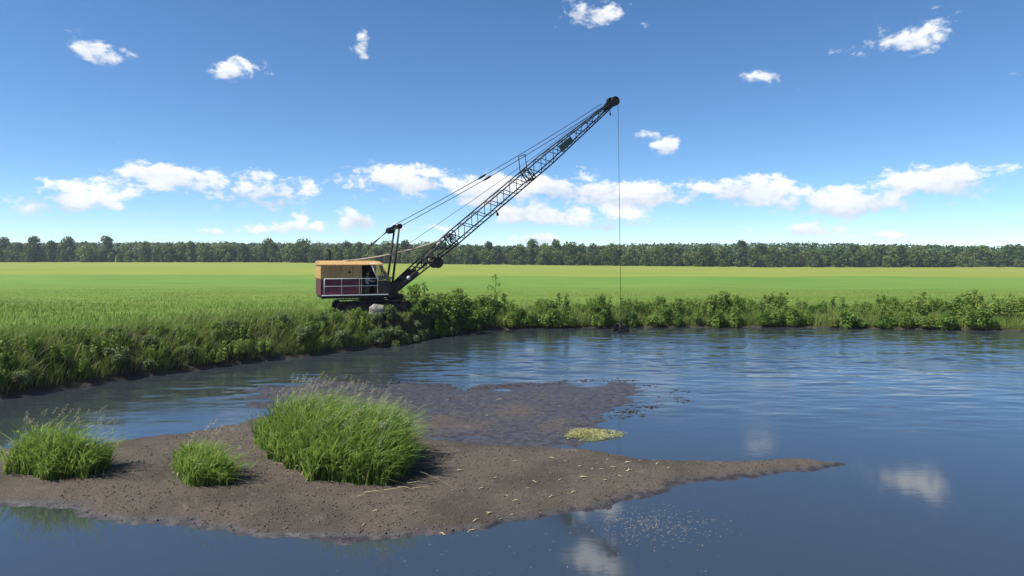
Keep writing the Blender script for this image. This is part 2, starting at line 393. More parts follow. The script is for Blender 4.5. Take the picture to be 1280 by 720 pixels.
paint('skin', (.36, .20, .14), (.32, .18, .12), 5, .5, (.3, .17, .12), .1)
paint('grey_cloth', (.32, .33, .36), (.24, .25, .28), 6, .85, (.12, .12, .13), .3)
paint('dark_cloth', (.03, .035, .05), (.04, .045, .06), 6, .85)
paint('bark', (.060, .048, .036), (.10, .085, .068), 3, .9)
paint('pale_bark', (.26, .25, .22), (.16, .15, .13), 1, .9)
paint('stem', (.06, .055, .025), (.09, .085, .04), 3, .8)
paint('straw', (.40, .34, .21), (.28, .23, .13), 9, .8, (.14, .11, .07), .3)
paint('grease_mud', (.014, .012, .011), (.026, .022, .020), 5, .6)
paint('clod', (.095, .078, .064), (.030, .025, .022), 9, .95, (.16, .135, .11), .7)
def m_boulder(t, out):
    o = t.new('ShaderNodeTexCoord').outputs['Object']; n = t.noise(o, 3, 6, .65); n2 = t.noise(o, 11, 5, .7)
    c = t.mix(t.smooth(n, .35, .65), (.13, .12, .095), (.30, .285, .25)); c = t.mix(t.smooth(n2, .55, .72, 0, .8), c, (.06, .055, .04))
    b = t.new('ShaderNodeBump'); b.inputs['Strength'].default_value = .7; b.inputs['Distance'].default_value = .04; t.put(b.inputs['Height'], n2)
    principled(t, out, c, .9, .2, 0, b.outputs[0])
mat('boulder', m_boulder)
def m_glass(t, out):
    o = t.new('ShaderNodeTexCoord').outputs['Object']
    tr = t.new('ShaderNodeBsdfTransparent'); tr.inputs[0].default_value = (.8, .8, .78, 1)
    gl = t.new('ShaderNodeBsdfGlossy'); gl.inputs['Roughness'].default_value = .05
    df = t.new('ShaderNodeBsdfDiffuse'); df.inputs[0].default_value = (.34, .28, .20, 1)
    fr = t.new('ShaderNodeFresnel'); fr.inputs[0].default_value = 1.5
    m1 = t.new('ShaderNodeMixShader'); t.put(m1.inputs[0], t.smooth(t.noise(o, 3, 5), .3, .8, .12, .5)); t.l.new(tr.outputs[0], m1.inputs[1]); t.l.new(df.outputs[0], m1.inputs[2])
    m2 = t.new('ShaderNodeMixShader'); t.l.new(fr.outputs[0], m2.inputs[0]); t.l.new(m1.outputs[0], m2.inputs[1]); t.l.new(gl.outputs[0], m2.inputs[2])
    t.l.new(m2.outputs[0], out.inputs[0])
mat('dirty_glass', m_glass)

# ------------------------------------------------------------------ the dragline
drag = link('dragline_excavator', None, loc=(ox, oy, Z0)); drag.rotation_euler = (0, 0, HEAD)
tag(drag, 'old tan and maroon dragline excavator with long black lattice boom on the grassy bank', 'excavator')
inv = (Matrix.Translation((ox, oy, Z0)) @ Matrix.Rotation(HEAD, 4, 'Z')).inverted()
def L(x, y, Y): return inv @ P(x, y, Y)

# crawlers
for side in (-1, 1):
    yc = 1.25 * side; hw = .33; x0, x1, zc, rr = -2.0, 1.72, .40, .36
    fr = MB(); fr.prism([(x0, .18), (x1, .18), (x1 + .1, .40), (x1, .60), (x0, .60), (x0 - .1, .40)], yc - .2, yc + .2)
    for k in range(6): fr.wheel((x0 + .35 + k * .6, .24), .17, yc - .24, yc + .24, 0, 14)
    tr = fr.build('crawler_track', 'track_steel', drag)
    for xe in (x0, x1): MB().wheel((xe, zc), .30, yc - .16, yc + .16, .03, 18).build('idler_wheel', 'track_steel', tr)
    # shoes round the loop: one joined belt of ribbed pads
    per = 2 * (x1 - x0) + 2 * math.pi * rr; n = 46; belt = MB()
    for k in range(n):
        d = k * per / n
        if d < x1 - x0: c = Vector((x0 + d, 0, zc + rr)); tan = Vector((1, 0, 0))
        elif d < x1 - x0 + math.pi * rr:
            a = math.pi / 2 - (d - (x1 - x0)) / rr; c = Vector((x1 + math.cos(a) * rr, 0, zc + math.sin(a) * rr)); tan = Vector((math.sin(a), 0, -math.cos(a)))
        elif d < 2 * (x1 - x0) + math.pi * rr: c = Vector((x1 - (d - (x1 - x0) - math.pi * rr), 0, zc - rr)); tan = Vector((-1, 0, 0))
        else:
            a = -math.pi / 2 - (d - 2 * (x1 - x0) - math.pi * rr) / rr; c = Vector((x0 + math.cos(a) * rr, 0, zc + math.sin(a) * rr)); tan = Vector((math.sin(a), 0, -math.cos(a)))
        nor = Vector((-tan.z, 0, tan.x)); l = per / n * .46
        def q(u, w): p = c + tan * u + nor * w; return (p.x, p.z)
        belt.prism([q(-l, -.025), q(l, -.025), q(l, .02), q(l * .4, .025), q(l * .25, .055), q(-l * .05, .055), q(-l * .15, .02), q(-l, .02)][::-1], yc - hw, yc + hw)
    belt.build('track_belt', 'track_steel', tr)
MB().box((-1.2, -.95, .35), (1.0, .95, .72), .08).build('carbody', 'track_steel', drag)
sr = MB(); sr.tube([(-.1, 0, .70), (-.1, 0, .98)], .78, 28); sr.build('slewing_ring', 'grease_steel', drag)
MB().box((-3.3, -1.3, .98), (.95, 1.3, 1.16), .03).build('deck', 'grease_steel', drag)
# catwalk with rails on the near side
cw = MB(); cw.box((-3.3, -1.72, 1.16), (.62, -1.36, 1.20)); cwo = cw.build('catwalk', 'white_paint', drag)
for xx in (-3.2, -2.2, -1.15, -.05):
    MB().tube([(xx, -1.69, 1.2), (xx, -1.69, 2.18)], .018, 6).build('rail_post', 'white_paint', cwo)
MB().tube([(-3.2, -1.69, 1.74), (-.02, -1.69, 1.74)], .020, 6).build('handrail', 'white_paint', cwo)
MB().tube([(-3.2, -1.69, 2.18), (-.05, -1.69, 2.18)], .018, 6).build('handrail', 'white_paint', cwo)
# machinery house: walls, roof
hs = MB(); hs.box((-3.3, -1.34, 1.16), (-.98, -1.28, 2.17)).box((-3.3, 1.28, 1.16), (.5, 1.34, 2.17)).box((-3.36, -1.34, 1.16), (-3.30, 1.34, 2.17)).box((.42, -.35, 1.16), (.5, 1.28, 2.17))
house = hs.build('machinery_house', 'maroon_paint', drag)
up = MB(); up.box((-3.3, -1.34, 2.175), (-.98, -1.28, 3.0)).box((-3.3, 1.28, 2.175), (.2, 1.34, 3.0)).box((-3.36, -1.34, 2.175), (-3.30, 1.34, 3.0)).build('upper_wall', 'tan_paint', house)
# louvres, and a near-black block whose colour stands for the shade in a hole
for k in range(7): MB().prism([(-2.9, 2.30 + k * .08), (-2.2, 2.30 + k * .08), (-2.2, 2.345 + k * .08), (-2.9, 2.345 + k * .08)], -1.37, -1.335).build('louvre', 'tan_paint', house)
MB().box((-1.75, -1.352, 2.5), (-1.6, -1.335, 2.62)).build('vent', 'dark_interior', house)
for xx in (-2.75, -2.08, -1.42):
    MB().box((xx, -1.350, 1.18), (xx + .03, -1.335, 2.14)).build('panel_seam', 'maroon_paint', house); MB().box((xx, -1.350, 2.2), (xx + .03, -1.335, 2.98)).build('panel_seam', 'tan_paint', house)
MB().box((-3.36, -1.352, 2.15), (-.98, -1.335, 2.195)).build('belt_moulding', 'tan_paint', house)
rf = MB()
prof = [(-1.45, 3.0), (-1.40, 3.07), (-1.0, 3.19), (-.3, 3.26), (.5, 3.26), (1.1, 3.17), (1.40, 3.07), (1.45, 3.0)]
n = len(prof); xs_ = [-3.42, -.9, .0, .34]; vs = []
for xi, x in enumerate(xs_): vs += [(x, y * (1 if xi < 3 else .97), z - (0 if xi < 3 else .05)) for y, z in prof]
fs = []
for i in range(3):
    for k in range(n - 1): fs.append((i * n + k + 1, i * n + k, (i + 1) * n + k, (i + 1) * n + k + 1))
    fs.append((i * n, i * n + n - 1, (i + 1) * n + n - 1, (i + 1) * n))
fs += [list(range(n)), list(range(4 * n - 1, 3 * n - 1, -1))]
rf.add(vs, fs); rf.build('roof', 'tan_paint', house)
MB().box((-2.9, -1.0, 1.16), (-.98, 1.0, 2.75), .05).build('winch_machinery', 'dark_interior', house)
MB().box((-.96, -.42, 1.16), (.1, -.36, 2.98)).build('bulkhead', 'dark_interior', house)  # added near-black partition; its colour gives the open doorway its shade
# exhaust stack
MB().tube([(-2.6, .5, 3.1), (-2.6, .5, 3.75), (-2.66, .5, 3.9), (-2.8, .5, 3.98)], .06, 10).build('exhaust_stack', 'grease_steel', drag)
# operator's cab on the near side
cb = MB(); cb.box((-.96, -1.33, 1.165), (.75, -.36, 1.22)); cab = cb.build('cab', 'maroon_paint', drag)
MB().prism([(-.02, 1.22), (.74, 1.22), (.78, 2.02), (.06, 2.02)], -1.34, -1.30).build('lower_panel', 'grease_steel', cab)
MB().prism([(.74, 1.22), (.78, 1.22), (.82, 2.05), (.78, 2.05)], -1.30, -.36).build('front_panel', 'maroon_paint', cab)
def bar(name, a, b, r, m, par, n=6): return MB().tube([a, b], r, n).build(name, m, par)
bar('door_pillar', (-.40, -1.36, 3.06), (.06, -1.36, 2.04), .042, 'white_paint', cab)
bar('corner_pillar', (.28, -1.33, 2.98), (.82, -1.33, 2.04), .035, 'tan_paint', cab)
bar('corner_pillar', (.28, -.38, 2.98), (.82, -.38, 2.04), .035, 'tan_paint', cab)
bar('door_post', (-.02, -1.32, 1.2), (-.02, -1.32, 2.06), .03, 'maroon_paint', cab)
bar('door_post', (-.96, -1.32, 1.2), (-.96, -1.32, 3.0), .03, 'tan_paint', cab)
bar('window_sill', (.02, -1.33, 2.04), (.82, -1.33, 2.04), .03, 'tan_paint', cab)
bar('window_sill', (.82, -1.33, 2.04), (.82, -.38, 2.04), .03, 'tan_paint', cab)
bar('window_post', (.16, -1.33, 2.98), (.38, -1.33, 2.05), .022, 'black_steel', cab)
bar('roof_rail', (-.5, -1.38, 3.09), (.30, -1.36, 3.03), .03, 'white_paint', cab)
g = MB(); g.add([(.28, -1.33, 2.98), (.82, -1.33, 2.05), (.82, -.38, 2.05), (.28, -.38, 2.98), (.27, -1.33, 2.97), (.81, -1.33, 2.04), (.81, -.38, 2.04), (.27, -.38, 2.97)], [(0, 1, 2, 3), (7, 6, 5, 4), (0, 4, 5, 1), (1, 5, 6, 2), (2, 6, 7, 3), (3, 7, 4, 0)]); g.build('windshield', 'dirty_glass', cab)
g = MB(); g.prism([(-.33, 2.96), (.10, 2.06), (.80, 2.06), (.27, 2.96)], -1.335, -1.325); g.build('side_window', 'dirty_glass', cab)
MB().prism([(.52, 2.30), (1.0, 2.16), (1.0, 2.12), (.52, 2.12)], -1.1, 1.0).build('front_guard', 'tan_paint', drag)
# seat and levers
st = MB(); st.box((-.80, -1.12, 1.222), (-.45, -.70, 1.55), .03).box((-.86, -1.15, 1.55), (-.36, -.67, 1.66), .04).box((-.92, -1.13, 1.66), (-.80, -.69, 2.2), .05); st.build('seat', 'seat_vinyl', cab)
for xx, yy in ((.05, -1.12), (.07, -.95), (.06, -.78)):
    lv = MB(); lv.tube([(xx + .12, yy, 1.22), (xx, yy, 1.95)], .014, 6); lo = lv.build('lever', 'grease_steel', cab)
    MB().tube([(xx, yy, 1.93), (xx - .01, yy, 2.03)], [.022, .03], 8).build('knob', 'black_steel', lo)
# front of the deck: fairlead and boom-foot brackets
fl = MB(); fl.box((.90, -.42, .82), (1.5, .42, 1.14), .04).box((1.0, -.85, 1.12), (1.42, .85, 1.42), .04); fair = fl.build('fairlead', 'grease_steel', drag)
for (cx, cz, r_) in ((1.42, .86, .20), (1.68, .93, .19), (1.20, .78, .18)):
    for yy in (-.34, .20): MB().wheel((cx, cz), r_, yy, yy + .14, .04, 18).build('sheave', 'grease_steel', fair)
for yy in (-.42, .36): MB().box((1.25, yy, .80), (1.72, yy + .06, 1.02)).build('side_plate', 'grease_steel', fair)
for side in (-1, 1): MB().prism([(.85, 1.16), (1.40, 1.16), (1.45, 1.72), (1.25, 1.86), (1.0, 1.72)], side * .78 - .05, side * .78 + .05).build('boom_foot_bracket', 'grease_steel', drag)
hd = MB(); hd.tube([(.2, -.3, 1.5), (.2, 1.1, 1.5)], .35, 20); hd.wheel((.2, 1.5), .5, -.34, -.26, 0, 20); hd.build('hoist_drum', 'grease_steel', drag)
# gantry
gt = MB(); gt.box((.95, -.9, 1.80), (1.2, .9, 1.92), .02); gan = gt.build('gantry', 'black_steel', drag)
for side in (-1, 1):
    MB().tube([(1.05, .80 * side, 1.80), (1.52, .68 * side, 5.42)], [.075, .062], 8).build('mast', 'black_steel', gan)
    MB().tube([(1.50, .70 * side, 5.36), (1.1, .62 * side, 5.18)], .05, 6).build('head_link', 'black_steel', gan)
    MB().wheel((1.53, 5.44), .17, .68 * side - .09, .68 * side + .09, .03, 18).build('sheave', 'black_steel', gan)
MB().tube([(1.13, -.8, 2.18), (1.13, .8, 2.18)], .05, 6).build('cross_bar', 'black_steel', gan)
MB().tube([(1.52, -.75, 5.42), (1.52, .75, 5.42)], .06, 8).build('cross_bar', 'black_steel', gan)
for yy in (-.45, -.15, .15, .45): MB().wheel((1.10, 5.20), .21, yy - .05, yy + .05, .03, 18).build('sheave', 'black_steel', gan)
MB().tube([(1.10, -.66, 5.20), (1.10, .66, 5.20)], .055, 8).build('sheave_axle', 'black_steel', gan)
for yy, xe in ((-.5, -1.75), (-.18, -1.45), (.18, -1.15), (.5, -.9)):
    MB().tube([(1.10 - .12, yy, 5.20), (xe, yy * 1.6, 3.2)], .016, 5).build('backstay_rope', 'black_steel', drag)

# boom
FOOT = Vector((1.2, 0, foot_w.z - Z0)); tip_l = L(768, 127, YTIP)
run, rise = tip_l.x - FOOT.x, tip_l.z - FOOT.z; BL = math.hypot(run, rise); ba = math.atan2(rise, run)
es = Vector((math.cos(ba), 0, math.sin(ba))); en = Vector((-math.sin(ba), 0, math.cos(ba)))
def BP(s, n, w): return FOOT + es * s + en * n + Vector((0, w, 0))
def sec(s):   # half depth and half width of the boom
    hd_ = np.interp(s, [0, 2.0, 5.0, 14.2, BL - .5], [.16, .26, .41, .41, .14]); hw_ = np.interp(s, [0, 2.5, 5, 14.2, BL - .5], [.80, .68, .60, .60, .30])
    return float(hd_), float(hw_)
boom = MB().tube([BP(0, 0, -.86), BP(0, 0, .86)], .09, 12).build('boom', 'black_steel', drag)
UNIT = MB().tube([(0, 0, 0), (0, 0, 1)], 1.0, 6).mesh('bar'); UNIT.materials.append(MATS['black_steel'])
def strut(name, a, b, r, par):
    a = Vector(a); d = Vector(b) - a; o = link(name, UNIT, None, par, a)
    o.rotation_mode = 'QUATERNION'; o.rotation_quaternion = d.to_track_quat('Z', 'Y'); o.scale = (r, r, d.length); return o
bays = [1.0, 2.0, 3.0] + list(np.linspace(3.95, BL - .6, 15))
def cor(s, i):
    a, b = sec(s); return BP(s, a if i in (0, 1) else -a, -b if i in (0, 3) else b)
brk = [0.0, 2.2, 5.0, 14.2, BL - .5]
for i in range(4):
    MB().tube([cor(s, i) for s in brk], .052, 6).build('chord', 'black_steel', boom)
for k in range(len(bays) - 1):
    s0, s1 = bays[k], bays[k + 1]; sm = (s0 + s1) / 2
    for (i, j) in ((0, 3), (1, 2)):       # the two side faces: zig-zag
        strut('lacing_bar', cor(s0, i), cor(sm, j), .026, boom); strut('lacing_bar', cor(sm, j), cor(s1, i), .026, boom)
    for (i, j) in ((0, 1), (3, 2)):       # top and bottom faces
        strut('lacing_bar', cor(s0, i), cor(s0, j), .022, boom)
        if k % 2: strut('lacing_bar', cor(s0, i), cor(s1, j), .016, boom)
for s0 in (5.0, 12.3):                    # splice frames
    for i in range(4): strut('splice_bar', cor(s0, i), cor(s0, (i + 1) % 4), .045, boom); strut('splice_bar', cor(s0 + .22, i), cor(s0 + .22, (i + 1) % 4), .035, boom)
    strut('splice_bar', cor(s0, 0), cor(s0 + .22, 3), .03, boom); strut('splice_bar', cor(s0, 1), cor(s0 + .22, 2), .03, boom)
# plated foot section
for side in (-1, 1):
    p = MB(); pts = [(0.0, .15), (.3, .20), (1.5, .24), (1.9, .18), (1.9, -.18), (1.5, -.24), (.3, -.20), (0.0, -.15)]; vs = []
    for ww in (side * .015, -side * .015):
        for s_, n_ in pts: vs.append(BP(s_, n_, side * sec(s_)[1] + ww))
    k = len(pts); p.add(vs, [list(range(k)), list(range(2 * k - 1, k - 1, -1))] + [((i + 1) % k, i, k + i, k + (i + 1) % k) for i in range(k)])
    p.build('foot_plate', 'black_steel', boom)
    q = MB().tube([BP(.35, .0, side * (sec(.35)[1] + .05)), BP(2.7, .03, side * (sec(2.7)[1] + .05))], .05, 6); q.build('stiffener', 'grease_steel', boom)
MB().tube([BP(1.15, .05, -.76), BP(1.15, .05, -.84), BP(1.16, .05, -.90)], [.06, .11, .12], 14).build('work_lamp', 'white_paint', boom)
MB().tube([BP(2.95, .06, -.70), BP(2.95, .06, -.78)], [.05, .08], 12).build('work_lamp', 'pale_rope', boom)
# guide sheave, winder drum, sign plate, hanging lamp
ws = MB()
for k in range(20): a_, b_ = 2 * math.pi * k / 20, 2 * math.pi * (k + 1) / 20; ws.tube([(math.cos(a_) * .30, 0, math.sin(a_) * .30), (math.cos(b_) * .30, 0, math.sin(b_) * .30)], .035, 5, False)
for k in range(5): a_ = 2 * math.pi * k / 5; ws.tube([(0, 0, 0), (math.cos(a_) * .30, 0, math.sin(a_) * .30)], .022, 5)
ws.tube([(0, -.55, 0), (0, .55, 0)], .03, 6); gs = ws.build('guide_sheave', 'black_steel', boom); gs.location = BP(5.35, .24, 0)
ws = MB().tube([BP(3.35, -.52, -.45), BP(3.35, -.52, .45)], .27, 18); wd = ws.build('winder_drum', 'grease_steel', boom)
for yy in (-.48, .44): 
    w_ = MB().wheel((0, 0), .36, -.02, .06, 0, 20).build('flange', 'grease_steel', wd); w_.location = BP(3.35, -.52, yy)
MB().tube([BP(3.1, -.2, 0), BP(3.35, -.52, 0)], .07, 6).tube([BP(3.7, -.2, 0), BP(3.35, -.52, 0)], .07, 6).build('drum_hanger', 'black_steel', boom)
a0, b0 = sec(15.9); pl = MB(); vs = [BP(s_, n_, -b0 - .05 - dd) for dd in (0, .03) for s_, n_ in ((15.3, -.24), (16.55, -.20), (16.55, .22), (15.3, .26))]
pl.add(vs, [(0, 1, 2, 3), (7, 6, 5, 4), (1, 0, 4, 5), (2, 1, 5, 6), (3, 2, 6, 7), (0, 3, 7, 4)]); pl.build('plate', 'green_plate', boom)
hb = BP(8.9, -.41, -.3); MB().tube([hb, hb + Vector((0, 0, -.18)), hb + Vector((.02, 0, -.2)), hb + Vector((.05, 0, -.42))], [.03, .03, .07, .09], 10).build('hanging_lamp', 'black_steel', boom)
# head
hp = BP(BL - .05, .03, 0)
for yy in (-.24, .0, .24):
    w_ = MB().wheel((0, 0), .34, -.05, .05, .05, 24).build('head_sheave', 'black_steel', boom); w_.location = hp + Vector((0, yy, 0))
w_ = MB().wheel((0, 0), .2, -.16, .16, .03, 20).build('deflector_sheave', 'black_steel', boom); w_.location = BP(BL - .30, .30, 0)
for side in (-1, 1):
    p = MB(); pts = [(BL - 1.0, .15), (BL - .6, .24), (BL - .35, .26), (BL + .12, .12), (BL + .12, -.12), (BL - .3, -.17), (BL - 1.0, -.14)]; vs = []
    for ww in (.32, .35):
        for s_, n_ in pts: vs.append(BP(s_, n_, side * ww))
    k = len(pts); p.add(vs, [list(range(k)), list(range(2 * k - 1, k - 1, -1))] + [((i + 1) % k, i, k + i, k + (i + 1) % k) for i in range(k)]); p.build('head_plate', 'black_steel', boom)
MB().tube([hp + Vector((0, -.4, 0)), hp + Vector((0, .4, 0))], .06, 10).build('head_pin', 'black_steel', boom)
cl = BP(BL - .85, -.2, -.2); MB().tube([cl, cl + Vector((.06, 0, -.42))], [.03, .06], 8).build('hanging_clamp', 'black_steel', boom)
# spreader and pendants
gtop = Vector((1.55, 0, 5.52)); ptip = BP(BL - .9, .35, 0)
for side in (-1, 1):
    a = gtop + Vector((0, .66 * side, .10 * side)); b = ptip + Vector((0, .30 * side, .12 * side)); pts = []
    for k in range(13):
        u = k / 12; p = a.lerp(b, u); p.z -= .22 * 4 * u * (1 - u); pts.append(p)
    MB().tube(pts, .024, 6).build('pendant_line', 'black_steel', drag)
    c = a.lerp(b, .39); c.z -= .21; d_ = (b - a).normalized()
    MB().tube([c - d_ * .35, c - d_ * .2, c + d_ * .2, c + d_ * .35], [.03, .075, .075, .03], 8).build('pendant_socket', 'black_steel', drag)
ua = .57; pm = gtop.lerp(ptip, ua); pm.z -= .21
for side in (-1, 1): strut('spreader_bar', cor(12.3, 0 if side < 0 else 1), pm + Vector((0, side * .55, 0)), .030, boom)
strut('spreader_bar', pm + Vector((0, -.55, 0)), pm + Vector((0, .55, 0)), .03, boom)
# ropes
def rope(name, a, b, sag, r, m='black_steel', n=14, par=drag):
    a = Vector(a); b = Vector(b); pts = []
    for k in range(n + 1):
        u = k / n; p = a.lerp(b, u); p.z -= sag * 4 * u * (1 - u); pts.append(p)
    return MB().tube(pts, r, 5).build(name, m, par)
rope('hoist_rope', (.1, .3, 2.9), BP(BL - .25, .30, 0), .25, .016)
bk_w = P(776.3, 402, 44.4); bk = inv @ bk_w
hx = hp + es * .1 + Vector((.29, 0, 0)); hoist_low = bk + Vector((0, 0, .25))
MB().tube([hx, hoist_low], .018, 5).build('hoist_rope', 'black_steel', drag)
for side, zz in ((-1, 0), (1, .0)):
    rope('tag_line', (-1.9, .40 * side - .3, 3.24), BP(4.5, .45, .35 * side), .22, .042, 'pale_rope')
pts = [inv @ P(x, y, Y) for x, y, Y in ((501, 367, YF + .3), (513, 373.5, YF + .2), (525, 381, YF), (538, 390, YF), (556, 403, YF), (590, 424, 41.5), (640, 432, 42.2)) ]
pts += [bk + Vector((-1.5, 0, -1.0)), bk + Vector((-.4, 0, -.75))]
MB().tube(pts, .022, 5).build('drag_rope', 'black_steel', drag)

# operator: one continuous body, seated, hands on the levers
def skin_mesh(V, E, Rr, root, sub=2):
    """grow a body over a skeleton and return the finished mesh"""
    me = bpy.data.meshes.new('skeleton'); me.from_pydata(V, E, []); o = bpy.data.objects.new('skeleton', me); COL.objects.link(o)
    bpy.context.view_layer.objects.active = o; o.select_set(True)
    md = o.modifiers.new('skin', 'SKIN'); md.use_smooth_shade = True
    lay = me.skin_vertices[0].data
    for i, r_ in enumerate(Rr): lay[i].radius = (r_, r_); lay[i].use_root = (i == root)
    o.modifiers.new('sub', 'SUBSURF').levels = sub
    dg = bpy.context.evaluated_depsgraph_get(); res = bpy.data.meshes.new_from_object(o.evaluated_get(dg)); bpy.data.objects.remove(o); return res
V = [(-.58, 0, 1.79), (-.60, 0, 2.0), (-.56, 0, 2.22), (-.52, 0, 2.32), (-.50, 0, 2.42), (-.49, 0, 2.54),
     (-.56, -.19, 2.20), (-.38, -.24, 2.0), (-.12, -.22, 2.0), (-.56, .19, 2.20), (-.38, .22, 2.0), (-.12, .12, 2.0),
     (-.50, -.10, 1.77), (-.12, -.13, 1.74), (-.02, -.13, 1.35), (.12, -.13, 1.27), (-.50, .10, 1.77), (-.12, .13, 1.74), (-.02, .13, 1.35), (.12, .13, 1.27)]
E = [(0, 1), (1, 2), (2, 3), (3, 4), (4, 5), (2, 6), (6, 7), (7, 8), (2, 9), (9, 10), (10, 11), (0, 12), (12, 13), (13, 14), (14, 15), (0, 16), (16, 17), (17, 18), (18, 19)]
Rr = [.14, .15, .13, .055, .088, .085, .065, .05, .036, .065, .05, .036, .09, .075, .055, .045, .09, .075, .055, .045]
# fingers: five short chains rooted in each palm, closed round the lever knob
for base, pos, sy in ((8, Vector((-.12, -.22, 2.0)), -1), (11, Vector((-.12, .12, 2.0)), 1)):
    pm_ = len(V); V.append(tuple(pos + Vector((.07, 0, 0)))); E.append((base, pm_)); Rr.append(.036)
    for fi in range(4):
        y_ = (-.03 + .02 * fi); ln = (.05, .056, .053, .043)[fi]; b = len(V)
        V += [tuple(pos + Vector((.09, y_, .012))), tuple(pos + Vector((.09 + ln, y_, .02))), tuple(pos + Vector((.10 + ln, y_, -.02))), tuple(pos + Vector((.085, y_, -.035)))]
        E += [(pm_, b), (b, b + 1), (b + 1, b + 2), (b + 2, b + 3)]; Rr += [.0095, .009, .0085, .008]
    b = len(V); V += [tuple(pos + Vector((.06, -sy * .045, .01))), tuple(pos + Vector((.11, -sy * .055, .0)))]; E += [(pm_, b), (b, b + 1)]; Rr += [.011, .009]
pm_mesh = skin_mesh(V, E, Rr, 0)
pm_mesh.materials.append(MATS['grey_cloth']); pm_mesh.materials.append(MATS['skin']); pm_mesh.materials.append(MATS['dark_cloth'])
for p in pm_mesh.polygons:
    c = p.center
    if c.z > 2.29 or (c.x > -.16 and c.z > 1.9): p.material_index = 1
    elif c.z < 1.84: p.material_index = 2
    p.use_smooth = True
per = bpy.data.objects.new('person', pm_mesh); COL.objects.link(per)
per.matrix_world = inv.inverted() @ Matrix.Translation((0, -.91, -.0))
tag(per, 'person in a light grey top seated inside the open cab of the excavator', 'person')
cp = MB(); rings = []
for (z_, r1, r2) in ((2.50, .100, .115), (2.56, .105, .12), (2.62, .09, .10), (2.66, .04, .045)):
    rings.append([(-.50 + math.cos(a) * r2, math.sin(a) * r1, z_) for a in np.linspace(0, 2 * math.pi, 14, endpoint=False)])
vs = [p for r_ in rings for p in r_]; fs = [(r_ * 14 + k, r_ * 14 + (k + 1) % 14, r_ * 14 + 14 + (k + 1) % 14, r_ * 14 + 14 + k) for r_ in range(3) for k in range(14)] + [list(range(42, 56))]
cp.add(vs, fs, True); cp.box((-.42, -.08, 2.50), (-.30, .08, 2.52)); cp.build('cap', 'dark_cloth', per)

# bucket, half sunk
bw = P(775.5, 414.5, 44.4); bucket = link('dragline_bucket', None, loc=(bw.x, bw.y, .12)); bucket.rotation_euler = (0, 0, R(20)); bucket.scale = (1.1, 1.1, 1.1)
tag(bucket, 'black steel dredging bucket hanging half sunk in the river on a rope', 'bucket')
s_ = MB(); s_.prism([(-.42, -.42), (.28, -.46), (.44, .02), (.40, .16), (.36, .16), (.38, .0), (.22, -.40), (-.42, -.37)], -.36, .36)
for yy in (-.36, .33): s_.prism([(-.42, -.42), (.28, -.46), (.44, .02), (.40, .16), (-.22, .10), (-.40, -.05)], yy - .02, yy + .05)
s_.build('shell', 'black_steel', bucket)
ar = MB(); ar.tube([(-.22, -.36, .08), (-.2, -.32, .30), (-.14, -.14, .42), (-.14, .14, .42), (-.2, .32, .30), (-.22, .36, .08)], .05, 8); ar.build('arch', 'black_steel', bucket)
for yy in (-.36, .36): MB().tube([(.30, yy, .12), (.12, yy * .3, .50)], .024, 6).build('hoist_chain', 'black_steel', bucket); MB().tube([(-.15, yy * .4, .42), (.10, yy * .2, .50)], .02, 6).build('hoist_chain', 'black_steel', bucket)
MB().tube([(.10, -.16, .52), (.10, .16, .52)], .05, 8).tube([(.1, 0, .50), (.08, 0, .78)], [.06, .03], 8).build('spreader_block', 'black_steel', bucket)
for k in range(4): MB().prism([(-.42, -.44), (-.42, -.38), (-.58, -.43)], -.30 + k * .18, -.23 + k * .18).build('tooth', 'black_steel', bucket)

# boulder by the track
def rock(name, seed, r, m, n_=24):
    rg = np.random.default_rng(seed); vs = []; fs = []
    for i in range(n_ // 2 + 1):
        th = math.pi * i / (n_ // 2)
        for k in range(n_):
            ph = 2 * math.pi * k / n_; d = np.array([math.sin(th) * math.cos(ph), math.sin(th) * math.sin(ph), math.cos(th)])
            d = np.sign(d) * np.abs(d) ** .72
            q = 1 + .10 * math.sin(3.1 * d[0] + seed) * math.cos(2.7 * d[1] + 1) + .06 * math.sin(7 * d[2] + 5 * d[0] + seed) + .03 * math.sin(15 * d[0] + 11 * d[1])
            vs.append(d * r * q)
    for i in range(n_ // 2):
        for k in range(n_): fs.append((i * n_ + k, (i + 1) * n_ + k, (i + 1) * n_ + (k + 1) % n_, i * n_ + (k + 1) % n_))
    return np_mesh(name, np.array(vs), np.array(fs), True)
bo = link('boulder', rock('boulder', 3, np.array([.50, .36, .36]), 'boulder'), 'boulder'); pb = P(472, 387.5, oy - 2.25); bo.location = (pb.x, pb.y, pb.z - .03); bo.rotation_euler = (.1, .05, .3)
tag(bo, 'pale mottled boulder on the bank in front of the crawler track', 'boulder')

# ------------------------------------------------------------------ plants
leaf_mat('crown_leaf', (.046, .086, .016), (.105, .160, .034), .3, .3, .25)
leaf_mat('yellow_crown_leaf', (.065, .095, .018), (.125, .165, .040), .3, .3, .25)
leaf_mat('dark_crown_leaf', (.034, .066, .015), (.072, .118, .030), .3, .25, .25)
leaf_mat('far_wood_leaf', (.032, .056, .022), (.058, .090, .032), .2, .2, .06)
leaf_mat('shrub_leaf', (.065, .130, .018), (.165, .240, .046), .25, .35, 1.2)
leaf_mat('bright_leaf', (.105, .180, .024), (.205, .280, .058), .2, .4, 1.2)
leaf_mat('grey_leaf', (.070, .110, .034), (.140, .185, .070), .2, .3, 1.5)
leaf_mat('bank_grass', (.095, .150, .024), (.185, .240, .055), .0, .35, .5)
leaf_mat('field_grass', (.095, .170, .022), (.150, .205, .035), .0, .35, .2)
leaf_mat('reed_leaf', (.085, .175, .022), (.30, .40, .10), .0, .5, 5.0)
leaf_mat('reed_head', (.30, .28, .19), (.46, .43, .32), .0, .4, 3)
